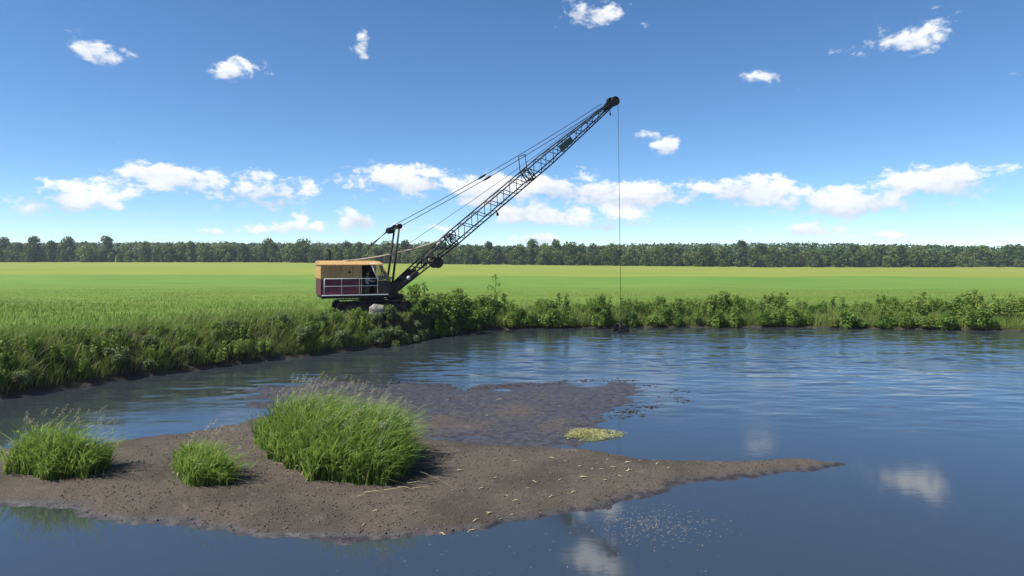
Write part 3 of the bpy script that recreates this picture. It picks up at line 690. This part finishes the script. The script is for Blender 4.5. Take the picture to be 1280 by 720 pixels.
leaf_mat('cut_grass', (.22, .22, .08), (.40, .39, .19), .0, .3, 5)

def leaves(pts, nor, size, rg, asp=.55, jitter=.8):
    """one folded diamond leaf at each point"""
    n = len(pts); nn = nor + rg.normal(0, jitter, (n, 3)); nn /= np.linalg.norm(nn, axis=1)[:, None] + 1e-9
    r = rg.normal(0, 1, (n, 3)); u = np.cross(nn, r); u /= np.linalg.norm(u, axis=1)[:, None] + 1e-9; w = np.cross(nn, u)
    s = (size * rg.uniform(.6, 1.3, n))[:, None]
    v = np.stack([pts - u * s * .5, pts + w * s * asp * .5 - nn * s * .08, pts + u * s * .5, pts - w * s * asp * .5 - nn * s * .08], 1).reshape(-1, 3)
    return v, np.arange(n * 4).reshape(-1, 4)
def lobe_pts(rg, lobes, n):
    """points through the outer half of several ellipsoids; lobes: (cx,cy,cz,rx,ry,rz)"""
    lobes = np.array(lobes); vol = (lobes[:, 3] * lobes[:, 4] * lobes[:, 5]) ** .67
    idx = rg.choice(len(lobes), n, p=vol / vol.sum()); d = rg.normal(0, 1, (n, 3)); d /= np.linalg.norm(d, axis=1)[:, None]
    q = rg.uniform(.35, 1.06, n) ** .6
    return lobes[idx, :3] + d * lobes[idx, 3:] * q[:, None], d
def tree_meshes(seed, hgt, wid, nleaf, pointed=False):
    rg = np.random.default_rng(seed); lobes = []
    n = 15
    for i in range(n):
        f = (i + .5) / n; z = hgt * (.06 + .86 * f)
        r = wid * .5 * ((1 - f) ** .8 + .12 if pointed else (math.sin(math.pi * (f * .80 + .17))) ** .7)
        a = i * 2.4 + rg.uniform(-.5, .5); rad = r * rg.uniform(.35, .75); rr_ = wid * rg.uniform(.18, .30)
        if pointed: rr_ *= .75
        lobes.append((math.cos(a) * rad, math.sin(a) * rad, z, rr_, rr_, rr_ * rg.uniform(.65, .95)))
    lobes.append((0, 0, hgt * .9, wid * .16, wid * .16, hgt * .10))
    pts, d = lobe_pts(rg, lobes, nleaf); v, f = leaves(pts, d + np.array([0, 0, .4]), .95, rg, .8, .7)
    crown = np_mesh('crown', v, f); crown.materials.append(MATS[('crown_leaf', 'yellow_crown_leaf', 'dark_crown_leaf')[seed % 3]])
    tr = MB(); tr.tube([(0, 0, -.4), (.05, .02, hgt * .3), (.0, .1, hgt * .6), (.1, 0, hgt * .85)], [.26, .2, .13, .04], 6)
    for k in range(0, 12, 2):
        l = lobes[k]; tr.tube([(0.02, .02, l[2] * .72), (l[0] * .6, l[1] * .6, l[2] * .92), (l[0], l[1], l[2])], [.09, .06, .02], 5)
    me = tr.mesh('trunk'); me.materials.append(MATS['bark']); return crown, me
TREES = []
for i in range(10):
    ht = 10.0 + (i * 37 % 10) * .38
    TREES.append(tree_meshes(100 + i, ht, (7.5 + (i * 53 % 10) * .5) if i < 8 else 4.4, 1500 if i < 8 else 800, i >= 8))
def put_tree(x, y, k, s, rz, label, group):
    cr, tk = TREES[k]; t = link('tree', None, loc=(x, y, float(ground_z(np.array([x]), np.array([y]))[0]) - .1)); t.rotation_euler = (0, 0, rz); t.scale = (s, s, s * random.uniform(.92, 1.08))
    tag(t, label, 'tree', group); link('crown', cr, None, t); link('trunk', tk, None, t)
TONE = ('mid green', 'yellow-green', 'dark green')
x = -345.0
while x < 345:
    k = random.choice([0, 1, 2, 3, 4, 5, 6, 7, 0, 1, 2, 3, 8, 9]); s = random.uniform(.60, 1.10) + .12 * math.sin(x * .06) + .06 * math.sin(x * .21); y = 402 + random.uniform(-6, 6)
    put_tree(x, y, k, s, random.uniform(0, 6.28), '%s %s tree at the front edge of the wood behind the field' % ('slim pointed' if k >= 8 else 'broad', TONE[(100 + k) % 3]), '%s %s trees along the wood edge' % ('slim' if k >= 8 else 'broad', TONE[(100 + k) % 3]))
    x += random.uniform(3.6, 7.6)
x = -345.0
while x < 345:
    k = random.randrange(8); put_tree(x, 418 + random.uniform(-4, 10), k, random.uniform(.9, 1.22), random.uniform(0, 6.28), '%s tree top showing over the front row of the wood' % TONE[(100 + k) % 3], '%s trees in the second row of the wood' % TONE[(100 + k) % 3])
    x += random.uniform(4.5, 9)
# the wood behind, one mass rising on a low hill to the right
rg = np.random.default_rng(5); n = 42000; X = rg.uniform(-380, 380, n); Yw = rg.uniform(422, 560, n)
top = 10.6 + 1.8 * fbm(X * .09, Yw * .09, 3) + (Yw - 425) * .018 + np.interp(X, [-380, 20, 70, 110, 240, 380], [1.2, 0, .6, 3.2, 4.0, 2.0]) * np.clip((Yw - 425) / 100, .0, 1)
lump = np.abs(np.sin(X * .55 + np.sin(Yw * .3) * 2)) * 1.5 * vnoise(X * .3, Yw * .3)
Zt = field_z(X, Yw) + top + lump - rg.uniform(0, 1, n) ** 1.3 * 9
m = 16000; Xe, Ye = rg.uniform(-380, 380, m), rg.uniform(424, 438, m); X, Yw, Zt = np.r_[X, Xe], np.r_[Yw, Ye], np.r_[Zt, field_z(Xe, Ye) + rg.uniform(0, 8.5, m)]; n += m
v, f = leaves(np.stack([X, Yw, Zt], 1), np.tile([0, -.4, .8], (n, 1)), 2.0, rg, .8, .6)
tag(link('far_wood', np_mesh('far_wood', v, f), 'far_wood_leaf'), 'dense green wood filling the background behind the front trees', 'wood', None, 'stuff')

def shrub_meshes(seed, w, h, nleaf, leaf, m, kind='round'):
    rg = np.random.default_rng(seed); lobes = []; st_ = MB()
    nl = (18 if m == 'grey_leaf' else 12) if kind == 'round' else 8
    for i in range(nl):
        a = i * 2.4 + rg.uniform(-.4, .4)
        if kind == 'round':
            z = h * rg.uniform(.22, .80); rad = w * .5 * rg.uniform(.15, .62) * (1.15 - z / h * .5); r = w * (rg.uniform(.08, .19) if m == 'grey_leaf' else rg.uniform(.12, .25)); lobes.append((math.cos(a) * rad, math.sin(a) * rad, z, r, r, r * rg.uniform(.7, 1.1)))
        else:      # tall: upright leafy stems
            rad = w * .5 * rg.uniform(.1, .8); hh = h * rg.uniform(.6, 1.0); lean = rg.normal(0, .09 * h, 2)
            for q in (.3, .5, .7, .9): lobes.append((math.cos(a) * rad * (1 + .3 * q) + lean[0] * q, math.sin(a) * rad * (1 + .3 * q) + lean[1] * q, hh * q, w * .17 * (1.25 - q * .6), w * .17 * (1.25 - q * .6), h * .10))
    for l in lobes[::1 if kind == 'round' else 4]:
        l2 = lobes[min(lobes.index(l) + (0 if kind == 'round' else 3), len(lobes) - 1)]
        st_.tube([(l[0] * .25, l[1] * .25, -.15), (l[0] * .7, l[1] * .7, l2[2] * .5), (l2[0], l2[1], l2[2])], [.018, .013, .005], 5)
    pts, d = lobe_pts(rg, lobes, nleaf); pts[:, 2] = np.maximum(pts[:, 2], .02)
    v, f = leaves(pts, d * .7 + np.array([-.15, -.1, .75]), leaf, rg, .5, .55)
    fo = np_mesh('foliage', v, f); fo.materials.append(MATS[m]); sm = st_.mesh('stem'); sm.materials.append(MATS['stem']); return fo, sm
SH = {}
for i in range(5):
    SH['bush', i] = shrub_meshes(200 + i, 1.9, 1.7, 1500, .18, 'shrub_leaf'); SH['weed', i] = shrub_meshes(220 + i, 1.6, 1.8, 1400, .17, 'bright_leaf', 'tall')
    SH['grey', i] = shrub_meshes(240 + i, 1.7, 1.1, 1500, .14, 'grey_leaf'); SH['tall', i] = shrub_meshes(260 + i, 1.7, 2.2, 1400, .20, 'shrub_leaf', 'tall')
def gz(x, y): return float(ground_z(np.array([x]), np.array([y]))[0])
def put_shrub(name, kind, x, y, s, label, group, sz=None):
    fo, sm = SH[kind, random.randrange(5)]; o = link(name, None, loc=(x, y, gz(x, y) - .03)); o.rotation_euler = (0, 0, random.uniform(0, 6.28)); o.scale = (s, s, (sz or s))
    tag(o, label, 'shrub' if name == 'shrub' else 'weed', group); link('foliage', fo, None, o); link('stem', sm, None, o); return o
def edge_pt(x, s):
    y = float(np.interp(x, EB[:, 0], EB[:, 1])); e = .5; sl = (np.interp(x + e, EB[:, 0], EB[:, 1]) - np.interp(x - e, EB[:, 0], EB[:, 1])) / (2 * e)
    nrm = math.hypot(1, sl); return x - sl / nrm * s, y + s / nrm
# bushes lining the straight far bank
x = -4.4
while x < 38:
    for s, kind in ((.15, random.choice(['bush', 'bush', 'weed'])), (1.7, random.choice(['bush', 'weed', 'weed'])), (3.0, 'weed'), (4.4, 'weed')):
        if random.random() < .14: continue
        px_, py_ = edge_pt(x + random.uniform(-.4, .4), s + random.uniform(-.2, .3)); sc_ = random.choice([random.uniform(.45, .8), random.uniform(.75, 1.12)]) * (.85 if s > 2 else 1) * (.75 if s > 4 else 1)
        lab = {('bush', 0): 'rounded dark green bush at the edge of the river on the straight bank', ('weed', 0): 'upright light green weeds at the edge of the river on the straight bank'}.get((kind, 0)) if s < 1 else ('dark green bush behind the waterside row on the straight bank' if kind == 'bush' else 'tall light green weeds between the waterside bushes and the field')
        put_shrub('shrub' if kind == 'bush' else 'tall_weed', kind, px_, py_, sc_, lab, sz=sc_ * random.uniform(.75, 1.2), group=lab.replace('bush ', 'bushes ', 1).split(' at ')[0] + (' by the water' if s < 1 else ' behind the front row'))
    x += random.uniform(.85, 1.35)
# taller shrubs right of the machine
for (px_, py_, Y, s, kind) in [(545, 412, 42.5, .85, 'bush'), (560, 405, 43.5, 1.0, 'tall'), (575, 404, 44.6, 1.12, 'tall'), (590, 404, 45.5, .95, 'bush'), (552, 395, 44.5, .75, 'tall'), (533, 405, 41.5, .8, 'bush'), (604, 402, 47, .85, 'tall'), (566, 414, 43.2, .75, 'bush'), (583, 411, 45, .8, 'bush'), (540, 398, 43.5, .65, 'weed'), (528, 394, 43, .5, 'weed'), (620, 398, 48.5, .75, 'bush'), (518, 408, 40.4, .6, 'bush'), (556, 418, 42.2, .55, 'weed'), (571, 398, 46.5, .9, 'tall'), (596, 398, 47.5, .8, 'weed')]:
    q = P(px_, py_, Y); lab = {'bush': 'dense rounded shrub where the bank curves below the boom', 'tall': 'tall loose shrub standing above its neighbours where the bank curves', 'weed': 'light green weeds among the shrubs where the bank curves'}[kind]
    put_shrub('tall_weed' if kind == 'weed' else 'shrub', kind, q.x, q.y, s, lab, 'plants where the bank curves: ' + kind)
# grey-green scrub on the slope below the machine and on towards the left
x = -19.0
while x < -4.6:
    for s in (.35, 1.0, 1.7, 2.4):
        px_, py_ = edge_pt(x + random.uniform(-.3, .3), s + random.uniform(-.2, .2))
        cu, cv = (px_ - ox) * math.cos(HEAD) + (py_ - oy) * math.sin(HEAD), -(px_ - ox) * math.sin(HEAD) + (py_ - oy) * math.cos(HEAD)
        if random.random() < .08 or (-2.9 < cu < 3.6 and -2.5 < cv < 2.5): continue
        left = px_ < -8.1
        kind = 'weed' if (left and random.random() < .7) else random.choice(['grey', 'grey', 'grey', 'bush']); sc_ = random.uniform(.5, .85) * (1.0 if s < 2 else .6) * (.62 if kind != 'grey' else 1)
        lab = {'grey': 'grey-green leafy shrub on the slope below the excavator', 'bush': 'small dark green bush among the grey-green scrub below the excavator', 'weed': 'bright green weeds on the bank behind the reed bed'}[kind]
        put_shrub('tall_weed' if kind == 'weed' else 'shrub', kind, px_, py_, sc_, lab, {'grey': 'grey-green scrub on the slope', 'bush': 'small bushes on the slope', 'weed': 'bright weeds on the left bank'}[kind])
    x += random.uniform(.42, .66)
# more of the scrub where the slope turns
for px_, py_, Y, s in [(497, 411, 38.7, .38), (508, 411, 39.2, .38), (520, 410, 39.9, .5), (503, 418, 38.2, .6), (514, 417, 38.9, .62), (526, 415, 39.9, .65), (494, 426, 37.3, .5), (507, 426, 38.1, .5), (519, 424, 39.1, .5), (532, 419, 40.4, .55), (485, 419, 37.7, .4), (541, 416, 41.4, .55), (476, 424, 37.2, .5), (466, 418, 37.3, .36), (455, 417, 37.1, .36)]:
    q = P(px_, py_, Y); put_shrub('shrub', 'grey', q.x, q.y, s, 'grey-green leafy shrub on the slope below the excavator', 'grey-green scrub on the slope')
# thin sapling
def sapling(pos, h, seed, label):
    rg = np.random.default_rng(seed); o = link('sapling', None, loc=pos); tag(o, label, 'sapling'); st_ = MB()
    top = Vector((rg.uniform(-.1, .2) * h, 0, h)); st_.tube([(0, 0, -.1), top * .5 + Vector((.06, 0, 0)), top], [.03, .02, .006], 6); pts = []
    for k in range(16):
        f = .35 + .65 * k / 16; a = rg.uniform(0, 6.28); p0 = top * f; ln = h * .28 * (1.25 - f); p1 = p0 + Vector((math.cos(a) * ln, math.sin(a) * ln, ln * .35))
        st_.tube([p0, p0.lerp(p1, .5) + Vector((0, 0, .04)), p1], [.010, .007, .003], 4)
        for u in np.linspace(.3, 1.05, 9): pts.append(np.array(p0.lerp(p1, u)) + rg.normal(0, .05, 3))
    st_.build('trunk', 'stem', o); pts = np.array(pts); v, f = leaves(pts, np.tile([0, 0, .6], (len(pts), 1)), .17, rg, .5, .6); link('crown', np_mesh('crown', v, f), 'shrub_leaf', o); return o
q = P(617, 392, 50); sapling((q.x, q.y, gz(q.x, q.y)), 2.9, 1, 'thin wispy sapling rising over the bushes on the far bank')
q = P(530, 392, 44); sapling((q.x, q.y, gz(q.x, q.y)), 1.9, 2, 'short thin sapling beside the end of the crawler track')
q = P(700, 385, 51); sapling((q.x, q.y, gz(q.x, q.y)), 1.5, 3, 'small sparse sapling behind the waterside bushes')

for k in range(11):
    px_, py_ = edge_pt(random.uniform(-2.5, 26), random.uniform(.6, 3.5)); sapling((px_, py_, gz(px_, py_)), random.uniform(1.0, 1.7), 40 + k, 'slender leafy shoot sticking up among the bushes of the straight bank')['group'] = 'shoots among the waterside bushes'
def blades(x, y, z, h, w, lean, rg, segs=3, droop=.5):
    """arching grass blades, arrays in; lean (n,2)"""
    n = len(x); a = rg.uniform(0, 2 * np.pi, n); side = np.stack([np.cos(a), np.sin(a), np.zeros(n)], 1); base = np.stack([x, y, z], 1); V_ = []
    for k in range(segs + 1):
        u = k / segs; c = base + np.stack([lean[:, 0] * u ** 1.8, lean[:, 1] * u ** 1.8, h * (u - droop * .35 * u ** 3)], 1)
        ww = (w * (1 - u) ** .6 * (1 if k else .7) + .0008)[:, None]; V_ += [c - side * ww / 2, c + side * ww / 2]
    V_ = np.stack(V_, 1); m = 2 * (segs + 1); f = []
    for k in range(segs): f.append([2 * k, 2 * k + 1, 2 * k + 3, 2 * k + 2])
    f = np.array(f)[None] + (np.arange(n) * m)[:, None, None]; return V_.reshape(-1, 3), f.reshape(-1, 4)
# rough grass on the bank and at the field's edge
rg = np.random.default_rng(21)
n = 60000; X = rg.uniform(-24, 42, n); sd_ = rg.uniform(0, 1, n) ** 1.8 * 6.5 + .03
pts = np.array([edge_pt(a, b) for a, b in zip(X[:9000], sd_[:9000])]); pts = np.repeat(pts, 10, 0) + rg.normal(0, .14, (90000, 2))
keep = (bank_s(pts[:, 0], pts[:, 1]) > .1) & ~((np.abs((pts[:, 0] - ox) * .9 + (pts[:, 1] - oy) * .44) < 2.5) & (np.abs((pts[:, 1] - oy) * .9 - (pts[:, 0] - ox) * .44) < 1.6)); pts = pts[keep]; n = len(pts)
hh = rg.uniform(.25, .75, n) * (1 + .9 * (rg.random(n) < .12)); cu, cv = (pts[:, 0] - ox) * CH + (pts[:, 1] - oy) * SHD, (pts[:, 1] - oy) * CH - (pts[:, 0] - ox) * SHD
hh = np.where((np.abs(cu) < 3.8) & (cv > -3.6) & (cv < 2), hh * .38, hh)      # trodden short round the machine
v, f = blades(pts[:, 0], pts[:, 1], ground_z(pts[:, 0], pts[:, 1]) - .02, hh, rg.uniform(.014, .03, n), rg.normal(.12, .16, (n, 2)) * hh[:, None] * 2, rg)
tag(link('bank_grass', np_mesh('bank_grass', v, f), 'bank_grass'), 'rough green grass covering the river bank', 'grass', None, 'stuff')
n = 110000; Yf = 26 + rg.uniform(0, 1, n) ** 1.2 * 62; X = rg.uniform(-.85, .85, n) * Yf; keep = bank_s(X, Yf) > 4.5; X, Yf = X[keep], Yf[keep]; n = len(X)
hh = rg.uniform(.10, .34, n) * np.interp(Yf, [50, 62, 86], [1.3, .7, .25]) * (1 + .6 * fbm(X * .12, Yf * .25, 3)); v, f = blades(X, Yf, ground_z(X, Yf) - .02, hh, rg.uniform(.02, .05, n), rg.normal(.1, .2, (n, 2)) * hh[:, None], rg, 2)
tag(link('field_grass', np_mesh('field_grass', v, f), 'field_grass'), 'green grass growing in the near part of the field', 'grass', None, 'stuff')

# the reed bed on the mud bar
rg = np.random.default_rng(33)
def reed_bed(poly_px, dens, label, hs=1.0):
    poly = np.array([G(*p, .1) for p in poly_px]); c0 = poly.mean(0); x0, y0 = poly.min(0); x1, y1 = poly.max(0)
    reed = link('reed_clump', None, loc=(c0[0], c0[1], gz(c0[0], c0[1]))); tag(reed, label, 'reeds'); o3 = np.array(reed.location)
    n = int((x1 - x0) * (y1 - y0) * dens); X = rg.uniform(x0, x1, n); Yr = rg.uniform(y0, y1, n); sd_ = sdist(X, Yr, poly) + .30 * fbm(X * 2.0, Yr * 2.0, 3) - .05; keep = sd_ > 0; X, Yr, sd_ = X[keep], Yr[keep], sd_[keep]; n = len(X)
    zz = ground_z(X, Yr) - .03; edge = np.clip(sd_ / .45, 0, 1); right = X > c0[0] + (x1 - c0[0]) * .5
    hh = ((.72 + .66 * edge) * rg.uniform(.5, 1.28, n) + .34 * fbm(X * 1.3, Yr * 1.3, 3)) * hs
    lean = np.stack([rg.normal(.26, .34, n) + np.where(right, .3, 0) * (1 - edge), rg.normal(-.06, .26, n) - .25 * (1 - edge) * (Yr < c0[1])], 1) * hh[:, None] * .8
    v, f = blades(X, Yr, zz, hh, rg.uniform(.020, .056, n), lean, rg, 6, .75)
    tag(link('leaf_blades', np_mesh('leaf_blades', v - o3, f), 'reed_leaf', reed), kind='stuff')
    # dead blades among them, and sparse shoots in the mud round about
    m = n // 14; idx = rg.integers(0, n, m); v, f = blades(X[idx] + rg.normal(0, .05, m), Yr[idx] + rg.normal(0, .05, m), zz[idx], hh[idx] * rg.uniform(.25, .7, m), rg.uniform(.010, .022, m), rg.normal(.15, .45, (m, 2)) * hh[idx][:, None], rg, 4, 1.6)
    tag(link('dead_blades', np_mesh('dead_blades', v - o3, f), 'straw', reed), kind='stuff')
    low = np.where(edge < .35)[0]; m = 150; idx = rg.choice(low, m); bx, by = X[idx] + rg.normal(.05, .22, m), Yr[idx] + rg.normal(-.02, .16, m); bh = rg.uniform(.08, .42, m)
    v, f = blades(bx, by, ground_z(bx, by) - .01, bh, rg.uniform(.010, .022, m), rg.normal(.25, .35, (m, 2)) * bh[:, None], rg, 5, .9); tag(link('stray_shoots', np_mesh('stray_shoots', v - o3, f), 'reed_leaf', reed), kind='stuff')
    # leaves springing from the stalks, blown to the right
    m = int(n * .8); idx = rg.integers(0, n, m); u0 = rg.uniform(.3, .92, m); bx = X[idx] + lean[idx, 0] * u0 ** 1.8; by = Yr[idx] + lean[idx, 1] * u0 ** 1.8; bz = zz[idx] + hh[idx] * (u0 - .28 * u0 ** 3)
    v, f = blades(bx, by, bz, rg.uniform(.06, .24, m), rg.uniform(.014, .030, m), np.stack([rg.normal(.26, .18, m), rg.normal(-.05, .18, m)], 1), rg, 4, 1.8)
    tag(link('side_leaves', np_mesh('side_leaves', v - o3, f), 'reed_leaf', reed), kind='stuff')
    # feathery heads on thin stalks
    cand = np.where(edge > .12)[0]; idx = rg.choice(cand, min(len(cand), n // 50), replace=False); q = len(idx)
    sh = (1.45 + .45 * rg.random(q)) * (.76 + .24 * edge[idx]) * hs; sl = np.stack([rg.normal(.32, .15, q), rg.normal(0, .12, q)], 1)
    v, f = blades(X[idx], Yr[idx], zz[idx], sh, np.full(q, .007), sl, rg, 5, .25); tag(link('stalks', np_mesh('stalks', v - o3, f), 'reed_head', reed), kind='stuff')
    tp = np.stack([X[idx] + sl[:, 0], Yr[idx] + sl[:, 1], zz[idx] + sh * (1 - .0875)], 1); k = 34
    d = np.stack([sl[:, 0] * 1.4, sl[:, 1], np.full(q, .55)], 1); d /= np.linalg.norm(d, axis=1)[:, None]
    u = rg.random((q, k)); spread = .022 * np.sin(np.pi * np.clip(u, .05, 1))[..., None]
    pts = tp[:, None] + d[:, None] * (u[..., None] * .17 - .10) + rg.normal(0, 1, (q, k, 3)) * spread
    v, f = leaves(pts.reshape(-1, 3) - o3, np.zeros((q * k, 3)), .030, rg, .35, 1.0); tag(link('seed_heads', np_mesh('seed_heads', v, f), 'reed_head', reed), kind='stuff')
    return reed
reed = reed_bed([(318, 556), (338, 580), (380, 596), (400, 608), (438, 612), (478, 613), (495, 609), (505, 598), (506, 580), (492, 562), (455, 550), (380, 545)], 760, 'large dense clump of tall green reeds with feathery heads on the mud bar', 1.08)
reed_bed([(205, 590), (215, 606), (250, 614), (285, 608), (292, 592), (262, 578), (225, 578)], 600, 'small low tuft of green reeds beside the large reed clump', .72)
reed_bed([(20, 575), (10, 596), (60, 606), (110, 600), (135, 588), (90, 572)], 600, 'ragged patch of green reeds at the far end of the mud bar', .9)
rx, ry, rz = reed.location
# dead straws at the foot
for kx, ky, ln, an in ((508, 606, .55, .2), (497, 610, .5, -.7), (480, 614, .6, .1), (455, 617, .5, -.05), (530, 588, .5, .5), (541, 592, .35, .9), (515, 612, .45, .05), (446, 622, .3, .4)):
    x_, y_ = G(kx, ky, .15); z_ = gz(x_, y_) + .03; o = MB().tube([(0, 0, 0), (math.cos(an) * ln * .5, math.sin(an) * ln * .3, .02 + ln * .03), (math.cos(an) * ln, math.sin(an) * ln * .6, .0)], [.007, .006, .003], 5).build('dead_stalk', 'straw', reed); o.location = (x_ - rx, y_ - ry, z_ - rz)

# pile of cut grass on the flat
x_, y_ = G(738, 542, .04); pile = link('cut_grass_pile', None, loc=(x_, y_, 0)); pk = None; tag(pile, 'low pale yellow-green heap of cut weed on the wet mud', 'weed heap')
n = 5200; a = rg.uniform(0, 6.28, n); q = np.sqrt(rg.uniform(0, 1, n)); q *= 1 + .18 * np.sin(a * 3 + 1); X = np.cos(a) * q * .92 + rg.normal(0, .05, n); Yp = np.sin(a) * q * .62
Zp = .035 * np.clip(1 - q ** 2, 0, 1) + .030 + rg.uniform(-.01, .015, n)
ok = (q < .45 + .9 * rg.random(n)) & (fbm(X * 4 + 9, Yp * 4, 3) > -.35 + .5 * (q - .6)); X, Yp, Zp = X[ok], Yp[ok], Zp[ok]; n = len(X)
v, f = leaves(np.stack([X, Yp, Zp], 1), np.tile([0, 0, 1.], (n, 1)), .075, rg, .16, .45); tag(link('clippings', np_mesh('clippings', v, f), 'cut_grass', pile), kind='stuff')

# clods and pebbles all over the bar
n = 34000; X = rg.uniform(-9.5, 7, n); Yc = 10.8 + rg.uniform(0, 1, n) ** 1.2 * 15; zc_ = ground_z(X, Yc); s_dry = sdist(X, Yc, dry); ok = (zc_ > .012) & (bank_s(X, Yc) < -2) & ((s_dry > -.1) | (rg.random(n) < .35)); X, Yc, zc_ = X[ok], Yc[ok], zc_[ok]; n = len(X)
ico = np.array([(0, 0, 1), (.9, 0, .3), (.28, .85, .3), (-.72, .53, .3), (-.72, -.53, .3), (.28, -.85, .3), (.4, .5, -.5), (-.5, .1, -.5), (.3, -.5, -.5)])
icf = np.array([(0, 1, 2), (0, 2, 3), (0, 3, 4), (0, 4, 5), (0, 5, 1), (1, 6, 2), (2, 7, 3), (3, 7, 4), (4, 8, 5), (5, 8, 1), (1, 8, 6), (2, 6, 7), (4, 7, 8)])
sz = .007 + .026 * rg.random(n) ** 5; rot = rg.uniform(0, 6.28, n); jit = 1 + rg.normal(0, .2, (n, 9, 3)); pv = ico[None] * jit * sz[:, None, None] * np.array([1, 1, .75]); c, s_2 = np.cos(rot)[:, None], np.sin(rot)[:, None]
pv = np.stack([pv[..., 0] * c - pv[..., 1] * s_2 + X[:, None], pv[..., 0] * s_2 + pv[..., 1] * c + Yc[:, None], pv[..., 2] + zc_[:, None] + .002], 2)
tag(link('mud_clods', np_mesh('mud_clods', pv.reshape(-1, 3), (icf[None] + (np.arange(n) * 9)[:, None, None]).reshape(-1, 3)), 'clod'), 'small dark clods and pebbles strewn over the mud bar', 'clods', None, 'stuff')
# dark debris left along the outer rim of the wet flat
wp = np.array(wet); m = 900; i_ = rg.integers(2, 11, m); u = rg.random(m)[:, None]; q = wp[i_] * (1 - u) + wp[i_ + 1] * u + rg.normal(0, .2, (m, 2)) * np.array([2, 1]); zq = ground_z(q[:, 0], q[:, 1]); ok = zq > -.05; q, zq = q[ok], np.maximum(zq[ok], 0); m = len(q)
sz = .014 + .032 * rg.random(m) ** 3; jit = 1 + rg.normal(0, .25, (m, 9, 3)); pv = ico[None] * jit * sz[:, None, None] * np.array([2.4, 1, .45]); pv = pv + np.stack([q[:, 0], q[:, 1], zq], 1)[:, None]
tag(link('dark_debris', np_mesh('dark_debris', pv.reshape(-1, 3), (icf[None] + (np.arange(m) * 9)[:, None, None]).reshape(-1, 3)), 'grease_mud'), 'dark lumps of wet debris along the rim of the mud flat', 'debris', None, 'stuff')
# short bits of straw lying about
n = 900; X = rg.uniform(-6, 6, n); Yc = 10.8 + rg.random(n) * 13; zc_ = ground_z(X, Yc); ok = zc_ > .02; X, Yc, zc_ = X[ok], Yc[ok], zc_[ok]; n = len(X)
v, f = leaves(np.stack([X, Yc, zc_ + .014], 1), np.tile([0, 0, 2.5], (n, 1)), .065, rg, .13, .3); tag(link('straw_litter', np_mesh('straw_litter', v, f), 'straw'), 'scattered short bits of pale straw on the mud', 'straw litter', None, 'stuff')
# the pieces one can pick out
STR = [MB().tube([(-.11, 0, .01), (-.03, .015, .03), (.05, -.01, .022), (.12, .02, .008)], [.007, .011, .010, .005], 5).mesh('straw'), MB().tube([(-.09, 0, .008), (0, .02, .02), (.09, -.01, .01)], [.009, .012, .006], 5).tube([(-.02, .02, .018), (.05, .07, .03), (.09, .08, .012)], [.007, .007, .004], 5).mesh('straw'), MB().tube([(-.07, -.02, .008), (0, 0, .035), (.07, .03, .008)], [.006, .010, .005], 5).mesh('straw')]
for s_ in STR: s_.materials.append(MATS['straw'])
SP = [(645, 578), (690, 574), (707, 577), (741, 588), (752, 589), (766, 586), (786, 579), (800, 576), (775, 597), (787, 590), (822, 580), (836, 586), (730, 598), (700, 602), (668, 604), (647, 582), (634, 622), (626, 644), (640, 640), (612, 640), (595, 648), (556, 652), (590, 655), (553, 660), (602, 613), (645, 627), (660, 612), (575, 590), (540, 583), (600, 590), (620, 600), (725, 585), (757, 602), (760, 576), (718, 616), (690, 622), (610, 520), (588, 528), (590, 505), (650, 510), (560, 500), (700, 508), (720, 500), (625, 500), (520, 640), (470, 640), (455, 655)]
for px_, py_ in SP:
    x_, y_ = G(px_, py_, .12 if py_ > 570 else .02); o = link('straw_piece', random.choice(STR), None, None, (x_, y_, gz(x_, y_) + .004)); o.rotation_euler = (0, 0, random.uniform(-.9, .9) + random.choice([0, 3.14])); q = random.uniform(.35, .95); o.scale = (q, q * random.uniform(.7, 1.8), q)
    lab = 'bent pale straw lying on the dry ridge of the mud bar' if py_ > 570 else 'bit of pale straw lying on the wet mud flat'; tag(o, lab, 'straw', 'straws on the dry ridge' if py_ > 570 else 'straws on the wet flat')
# straws and duckweed bits floating on the still pool
n = 420; X = rg.normal(0, 1, n); fx, fy = G(815, 655); X = fx + rg.normal(0, .55, n); Yc = fy + rg.normal(0, .42, n); ok = ground_z(X, Yc) < -.02; X, Yc = X[ok], Yc[ok]
X2, Y2 = rg.uniform(-3, 4, 60), rg.uniform(10, 12.3, 60); ok = ground_z(X2, Y2) < -.03; X = np.r_[X, X2[ok]]; Yc = np.r_[Yc, Y2[ok]]; n = len(X)
v, f = leaves(np.stack([X, Yc, np.full(n, .006)], 1), np.tile([0, 0, 6.], (n, 1)), .055, rg, .12, .25); tag(link('floating_straw', np_mesh('floating_straw', v, f), 'straw'), 'pale bits of straw floating on the still pool', 'straw', None, 'stuff')

# ------------------------------------------------------------------ the air
hz = MB().box((-1000, -70, -3), (1000, 620, 24)).build('haze', None); hm = bpy.data.materials.new('haze'); hm.use_nodes = True; t = NT(hm.node_tree); t.n.clear()
out = t.new('ShaderNodeOutputMaterial'); pv_ = t.new('ShaderNodeVolumePrincipled'); pv_.inputs['Color'].default_value = (.80, .88, 1, 1); pv_.inputs['Density'].default_value = .00018; pv_.inputs['Anisotropy'].default_value = .2
t.l.new(pv_.outputs[0], out.inputs['Volume']); hz.data.materials.append(hm); tag(hz, 'thin pale summer haze over river, field and wood', 'haze', None, 'stuff')
